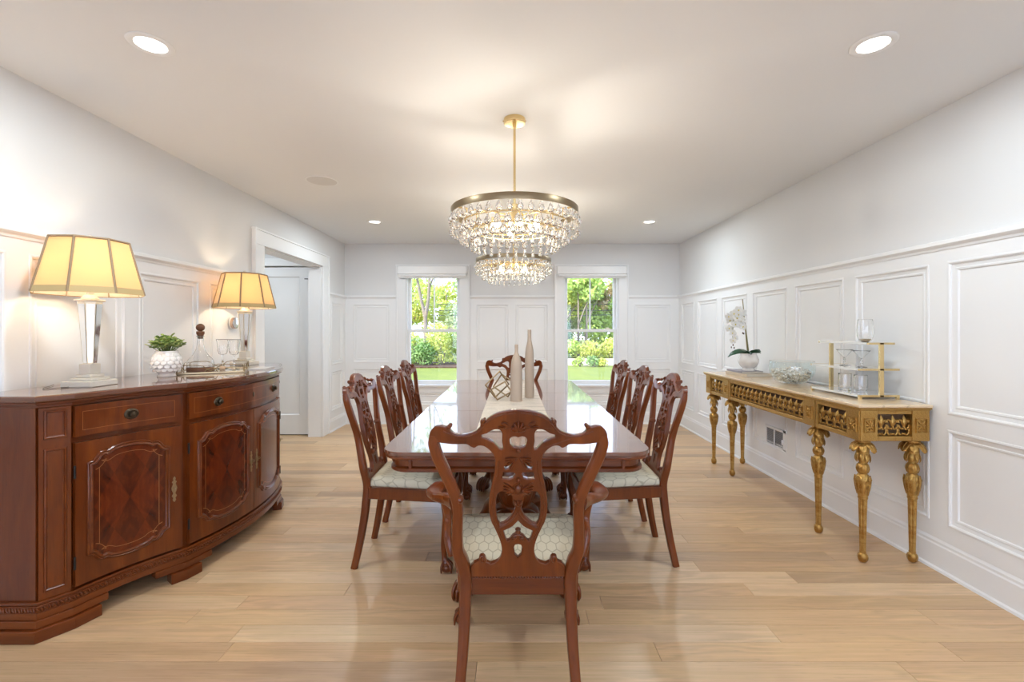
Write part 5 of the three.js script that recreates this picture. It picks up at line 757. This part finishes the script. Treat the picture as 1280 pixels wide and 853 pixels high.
// ---------------------------------------------------------------- chandeliers
const BULBI = 0.44;
const almond = lathe(smoothPts([[0.0006, 0.0], [0.005, -0.007], [0.0125, -0.022], [0.0155, -0.034], [0.012, -0.045], [0.004, -0.051], [0, -0.0515]], 4), 12);
const tear = lathe(smoothPts([[0.0006, 0], [0.0022, -0.012], [0.0045, -0.022], [0.0095, -0.034], [0.0115, -0.042], [0.0085, -0.05], [0, -0.053]], 4), 12);
almond.computeVertexNormals(); tear.computeVertexNormals();
function chandelier(label, z) {
  const c = thing('chandelier', label, 'chandelier', [TX - 0.006, CH, z], 0, 'crystal chandeliers over the table');
  const d = EYE - CH; // y of eye level, seen from the ceiling
  part('canopy', lathe([[0, -0.028], [0.055, -0.028], [0.06, -0.025], [0.06, -0.002], [0.058, 0], [0, 0]], 40), M.brass, c); for (const s of [-1, 1]) part('canopy_screw', cyl(0.004, 0.004, 0.006, 10).rotateZ(Math.PI / 2).translate(s * 0.062, -0.012, 0), M.brass, c);
  part('stem', [cyl(0.007, 0.007, 0.56, 12, 0, -0.3, 0), cyl(0.011, 0.011, 0.02, 12, 0, -0.036, 0)], M.brass, c);
  part('hub', [cyl(0.05, 0.05, 0.075, 28, 0, -0.565, 0), cyl(0.012, 0.018, 0.03, 16, 0, -0.515, 0), lathe([[0, -0.63], [0.01, -0.625], [0.014, -0.612], [0.05, -0.603]], 20)], M.brass, c);
  const hoop = (r, y0, y1, t) => lathe([[r, y0], [r + t, y0], [r + t, y1], [r, y1], [r, y0]], 72);
  part('top_band', hoop(0.346, -0.542, -0.508, 0.005), M.bandBrass, c, 'wide brushed brass hoop');
  part('middle_ring', hoop(0.288, -0.586, -0.578, 0.005), M.brass, c); part('lower_ring', hoop(0.230, -0.625, -0.618, 0.005), M.brass, c);
  for (let k = 0; k < 3; k++) { const a = k / 3 * Math.PI * 2 + 0.52, q = (r, y) => V(r * Math.cos(a), y, r * Math.sin(a)); part('arm', polyTube([q(0.04, -0.535), q(0.346, -0.535)], 0.0045, 6), M.brass, c); part('ring_strut', [polyTube([q(0.29, -0.535), q(0.29, -0.58)], 0.003, 5), polyTube([q(0.232, -0.535), q(0.232, -0.62)], 0.003, 5)], M.brass, c); }
  for (let k = 0; k < 6; k++) { const a = k / 6 * Math.PI * 2 + 0.3, x = 0.125 * Math.cos(a), zz = 0.125 * Math.sin(a);
    part('socket', [polyTube([V(0.045 * Math.cos(a), -0.56, 0.045 * Math.sin(a)), V(x, -0.56, zz), V(x, -0.548, zz)], 0.005, 6), cyl(0.011, 0.011, 0.03, 12, x, -0.552, zz)], M.brass, c);
    const b = part('bulb', lathe(smoothPts([[0.0085, -0.565], [0.0095, -0.572], [0.0165, -0.592], [0.0165, -0.603], [0.009, -0.618], [0, -0.622]], 4), 14).translate(x, 0, zz), M.bulb, c, 'glowing warm bulb');
    if (k % 2 === 0) { const p = new THREE.PointLight(new THREE.Color(1, 0.92, 0.79), BULBI, 0, 2); p.name = 'chandelier_lamp'; p.position.set(x, -0.596, zz); p.shadow.radius = 0.6; c.add(p); } }
  const hang = (r, n, y, ph, big) => { for (let k = 0; k < n; k++) { const a = (k + ph) / n * Math.PI * 2, X = r * Math.cos(a), Z = r * Math.sin(a);
    const put = (nm, g, yy) => { const m = new THREE.Mesh(g, M.crystal); m.name = nm; m.castShadow = m.receiveShadow = true; m.position.set(X, yy, Z); m.rotation.y = a; c.add(m); return m; };
    const t = put('crystal_almond', almond, y - 0.006); put('crystal_drop', tear, y - 0.058); part('hook', polyTube([V(X, y + 0.003, Z), V(X, y - 0.007, Z)], 0.0008, 4), M.brass, c); } };
  hang(0.350, 42, -0.540, 0, 1); hang(0.292, 35, -0.586, 0.5, 1); hang(0.234, 28, -0.625, 0.2, 1);
  return c;
}
chandelier('crystal drop chandelier on a long brass stem over the near half of the table', -2.524);
chandelier('crystal drop chandelier hanging over the window end of the table', -4.26);
// ---------------------------------------------------------------- added sun-blocking slab over the house, and the garden beyond the windows
solo('sun_shade_roof', 'unseen flat slab with eaves, added to block the sun', 'sun_shade_roof', span(-7, RX + 0.9, CH + 0.13, CH + 0.3, ZB - 0.7, ZR + 1.0), std(new THREE.Color(0.3, 0.29, 0.28), 0.9), undefined, 'structure');  // unseen, added with eaves to keep sun out of the rear windows
const GY = -0.4;
const grassTex = tex(256, 256, (u, v) => { const n = fbm(u * 8, v * 8, 8, 8, 5, 44), m = fbm(u * 60, v * 60, 60, 60, 2, 45); return mixc([0.66, 0.72, 0.42], [1.0, 1.0, 0.66], n * 0.6 + m * 0.4); }, { rep: [0.4, 0.4] });
solo('lawn', 'sunlit mown lawn outside the windows', 'lawn', uvb(span(-40, 40, GY - 0.2, GY, -80, 30)), std(new THREE.Color(0.21, 0.225, 0.04), 0.95, { map: grassTex }), undefined, 'structure');
solo('bounce_terrace', 'unseen pale slab added behind the camera to bounce daylight onto the ceiling', 'bounce_terrace', uvb(span(-14, 14, GY, GY + 0.2, ZR + 0.2, 16)), std(new THREE.Color(0.62, 0.62, 0.63), 0.9), undefined, 'structure');  // unseen slab, added to bounce neutral daylight up to the ceiling
solo('driveway', 'pale gravel drive beyond the lawn', 'driveway', uvb(span(0.2, 30, GY, GY + 0.02, -26.5, -21.4)), std(new THREE.Color(0.58, 0.56, 0.54), 0.95, { map: marbleMap }), undefined, 'structure');
solo('mulch_bed', 'dark mulch strip under the shrub row', 'mulch', uvb(span(-14, 0.0, GY, GY + 0.05, -23.2, -20.0)), std(new THREE.Color(0.11, 0.075, 0.05), 1, { map: patina }), undefined, 'structure');
const leafMat = (r, g, b) => phys(new THREE.Color(r, g, b), 0.8, { transmission: 0.35, thickness: 0, side: THREE.DoubleSide });
const LM = { yellow: leafMat(0.52, 0.56, 0.10), lime: leafMat(0.40, 0.52, 0.10), mid: leafMat(0.22, 0.36, 0.09), deep: leafMat(0.08, 0.19, 0.07), rust: leafMat(0.50, 0.36, 0.16), pale: leafMat(0.50, 0.55, 0.30) }, bark = std(new THREE.Color(0.20, 0.16, 0.12), 0.95);
function leafCloud(list, n, size) { // list of ellipsoids [x, y, z, rx, ry, rz]; leaves lie mostly near their surface
  const pos = new Float32Array(n * 12), idx = [], a = V(0, 0, 0), b = V(0, 0, 0), c = V(0, 0, 0);
  for (let i = 0; i < n; i++) {
    const e = list[i % list.length], u = rr(-1, 1), t = rr(0, Math.PI * 2), s = Math.sqrt(1 - u * u), q = Math.cbrt(rr(0.25, 1));
    c.set(e[0] + s * Math.cos(t) * q * e[3], e[1] + u * q * e[4], e[2] + s * Math.sin(t) * q * e[5]);
    a.set(rr(-1, 1), rr(-1, 1), rr(-1, 1)).normalize(); b.set(rr(-1, 1), rr(-1, 1), rr(-1, 1)).cross(a).normalize(); const k = size * rr(0.6, 1.3); a.multiplyScalar(k); b.multiplyScalar(k * 0.6);
    [[-1, 0], [0, -1], [1, 0], [0, 1]].forEach(([p, r], j) => { pos[i * 12 + j * 3] = c.x + a.x * p + b.x * r; pos[i * 12 + j * 3 + 1] = c.y + a.y * p + b.y * r; pos[i * 12 + j * 3 + 2] = c.z + a.z * p + b.z * r; });
    const o = i * 4; idx.push(o, o + 1, o + 2, o, o + 2, o + 3);
  }
  const g = new THREE.BufferGeometry(); g.setAttribute('position', new THREE.BufferAttribute(pos, 3)); g.setIndex(idx); g.computeVertexNormals(); return clean(g);
}
function shrub(label, x, Z, h, r, mat, n = 900, size = 0.09) {
  const t = thing('shrub', label, 'shrub', [x, GY, -Z], 0, 'garden shrubs'), L = []; for (let k = 0; k < 6; k++) L.push([rr(-0.4, 0.4) * r, h * rr(0.35, 0.72), rr(-0.4, 0.4) * r, r * rr(0.5, 0.75), h * rr(0.28, 0.36), r * rr(0.5, 0.75)]); L.push([0, h * 0.25, 0, r * 0.8, h * 0.25, r * 0.8]);
  part('foliage', leafCloud(L, n, size), mat, t); part('stem', [0, 1, 2].map((k) => polyTube([V(0.04 * k, 0, 0), V((k - 1) * r * 0.4, h * 0.6, 0.05)], 0.025, 5)), bark, t);
}
function tree(label, x, Z, h, r, mat, o = {}) {
  const t = thing('tree', label, 'tree', [x, GY, -Z], 0, 'trees beyond the lawn'), { bare = 0.3, n = 3600, size = 0.15, fork = false, tr = 0.13, lean = 0 } = o, L = [];
  for (let k = 0; k < 11; k++) { const a = rr(0, 6.28), q = rr(0.15, 0.75); L.push([lean + Math.cos(a) * q * r, h * rr(bare + 0.12, 0.92), Math.sin(a) * q * r, r * rr(0.32, 0.5), h * (1 - bare) * rr(0.12, 0.2), r * rr(0.32, 0.5)]); }
  part('crown', leafCloud(L, n, size), mat, t);
  const limb = (pts, r0) => loft(pts.map((p, i) => ({ p, w: r0 * 2 * (1 - 0.22 * i), d: r0 * 2 * (1 - 0.22 * i) })), V(1, 0, 0.01), { round: 8, sub: 3, e: 1 });
  if (fork) part('trunk', [limb([V(0, 0, 0), V(0.05, h * 0.17, 0), V(0.02, h * 0.3, 0)], tr), limb([V(0.02, h * 0.28, 0), V(-0.25, h * 0.42, 0), V(-0.5, h * 0.62, 0.1), V(-0.6, h * 0.8, 0)], tr * 0.62), limb([V(0.02, h * 0.28, 0), V(0.2, h * 0.4, 0), V(0.28, h * 0.6, 0.1), V(0.4, h * 0.8, 0)], tr * 0.7), limb([V(0.25, h * 0.46, 0), V(0.7, h * 0.6, 0), V(1.1, h * 0.7, 0), V(1.4, h * 0.76, 0)], tr * 0.35)], bark, t);
  else part('trunk', [limb([V(0, 0, 0), V(lean * 0.2, h * 0.3, 0), V(lean * 0.6, h * 0.6, 0), V(lean, h * 0.82, 0)], tr), limb([V(lean * 0.3, h * 0.35, 0), V(r * 0.35, h * 0.55, 0), V(r * 0.6, h * 0.66, 0.1), V(r * 0.7, h * 0.72, 0.1)], tr * 0.45)], bark, t);
}
{
  const row = [[-7.6, 'yellow', 1.7], [-6.2, 'lime', 1.9], [-5.0, 'yellow', 1.75], [-4.25, 'mid', 1.35], [-3.4, 'yellow', 2.0], [-2.55, 'lime', 1.9], [-1.6, 'yellow', 1.6], [-0.7, 'pale', 1.4]];
  const words = ['broad yellow-green shrub at the far end of the bed from the drive', 'tall lime-green shrub between two yellowish ones in the mulch bed', 'yellow-green shrub beside the small darker shrub in the mulch bed', 'small darker green shrub in the mulch bed', 'tallest yellow-green shrub next to the small darker shrub', 'lime-green shrub near the drive end of the mulch bed', 'yellow-green shrub second from the drive in the mulch bed', 'pale low shrub at the drive end of the mulch bed'];
  row.forEach(([x, m, h], i) => shrub(words[i], x, 21.3 + (i % 3) * 0.35, h, 0.85, LM[m], 1300, 0.075));
  for (const [x, Z, h, m, w] of [[3.05, 20.9, 0.45, 'lime', 'low green shrub at the lawn edge of the drive, beside a smaller one'], [3.65, 20.7, 0.55, 'mid', 'rounded low green shrub at the lawn edge of the drive'], [4.15, 20.9, 0.4, 'yellow', 'small yellowish shrub at the lawn edge of the drive'], [2.2, 27.2, 1.1, 'yellow', 'yellow shrub across the drive beside the dark conifer'], [3.4, 27.4, 1.2, 'lime', 'lime shrub across the drive under the two thin trunks'], [4.6, 27.2, 1.1, 'yellow', 'yellow shrub across the drive, middle of the border'], [5.9, 27.5, 1.3, 'yellow', 'larger yellow shrub across the drive'], [7.2, 27.4, 1.2, 'lime', 'lime shrub at the far end of the border across the drive'], [0.9, 27.3, 1.2, 'lime', 'lime shrub across the drive at the near end of the border']]) shrub(w, x, Z, h, h > 0.8 ? 0.8 : 0.35, LM[m], h > 0.8 ? 1000 : 400, h > 0.8 ? 0.08 : 0.05);
  tree('forked grey-barked tree with sparse leaves behind the shrub row', -4.6, 24, 8.5, 2.0, LM.lime, { fork: true, bare: 0.36, n: 700, tr: 0.16, size: 0.12 });
  tree('airy yellow-green tree behind the forked tree', -6.4, 28, 5.2, 2.2, LM.yellow, { n: 1500 }); tree('pale willowy tree beside the forked tree', -3.0, 26.5, 5.4, 1.6, LM.pale, { bare: 0.12, n: 2400, size: 0.09 }); tree('mid-green tree filling the gap behind the pale willowy tree', -2.0, 31, 5.5, 2.2, LM.mid, { bare: 0.1, n: 2000 });
  tree('lime tree low behind the shrub row', -8.2, 30, 5.4, 2.5, LM.lime, { bare: 0.1 }); tree('yellow-green tree far behind the shrub row', -4.9, 34, 5.4, 2.6, LM.yellow, { bare: 0.05, n: 3000 });
  tree('tall lime tree beyond the drive with drooping branches', 3.3, 30, 5.7, 2.3, LM.yellow, { bare: 0.3, n: 2800, size: 0.12 }); tree('fresh green tree beyond the drive', 5.2, 32, 5.6, 2.6, LM.lime, { bare: 0.08, n: 3200 }); tree('rust-tinged tree beyond the drive', 6.6, 33, 5.9, 2.2, LM.rust, { bare: 0.4, n: 2200 });
  tree('grey-green understorey tree between the trunks beyond the drive', 4.1, 35, 5.2, 2.6, LM.pale, { bare: 0.02, n: 4200 }); tree('mid-green tree at the end of the drive border', 2.4, 36, 5.5, 2.6, LM.mid, { bare: 0.05, n: 3000 }); tree('lime tree standing past the drive border', 8.4, 31, 5.6, 2.6, LM.lime, { bare: 0.1 }); tree('mid-green backdrop tree past the drive', 7.0, 38, 5.5, 2.8, LM.mid, { bare: 0.05, n: 3000 });
  tree('thin bare-trunked tree across the drive beside the dark conifer', 4.15, 28.5, 5.6, 1.2, LM.lime, { bare: 0.55, n: 700, tr: 0.09 }); tree('thin bare-trunked tree across the drive, second of the two trunks', 4.75, 29, 5.6, 1.2, LM.lime, { bare: 0.55, n: 700, tr: 0.09 });
  tree('distant mid-green tree straight out between the windows', 0.2, 33, 5.6, 2.8, LM.mid, { bare: 0.08 }); tree('distant lime tree beyond the shrub row and the drive', -10.5, 32, 5.6, 3, LM.lime, { bare: 0.1 });
  const c = thing('conifer', 'slim dark green conifer across the drive', 'tree', [3.45, GY, -27.9], 0), L = []; for (let k = 0; k < 7; k++) L.push([0, 0.25 + k * 0.28, 0, 0.48 - k * 0.055, 0.22, 0.48 - k * 0.055]); part('crown', leafCloud(L, 1600, 0.06), LM.deep, c); part('trunk', polyTube([V(0, 0, 0), V(0, 1.8, 0)], 0.05, 6), bark, c);
  const cable = std(new THREE.Color(0.06, 0.06, 0.06), 0.7); for (const [i, [y, sag]] of [[3.05, 0.12], [2.35, 0.15], [2.62, 0.1]].entries()) solo('utility_cable', ['uppermost black utility cable across the garden', 'lowest black utility cable across the garden', 'middle black utility cable across the garden'][i], 'cable', tube([V(-24, y + sag * 3, -30), V(-10, y + 0.02, -30), V(0, y - sag, -30), V(10, y + 0.02, -30), V(24, y + sag * 3, -30)], 0.022, 60, 5), cable, 'utility cables');
}
scene.traverse((o) => { if (o.isLight && !o.isRectAreaLight) o.castShadow = true; });
renderer.render(scene, camera);
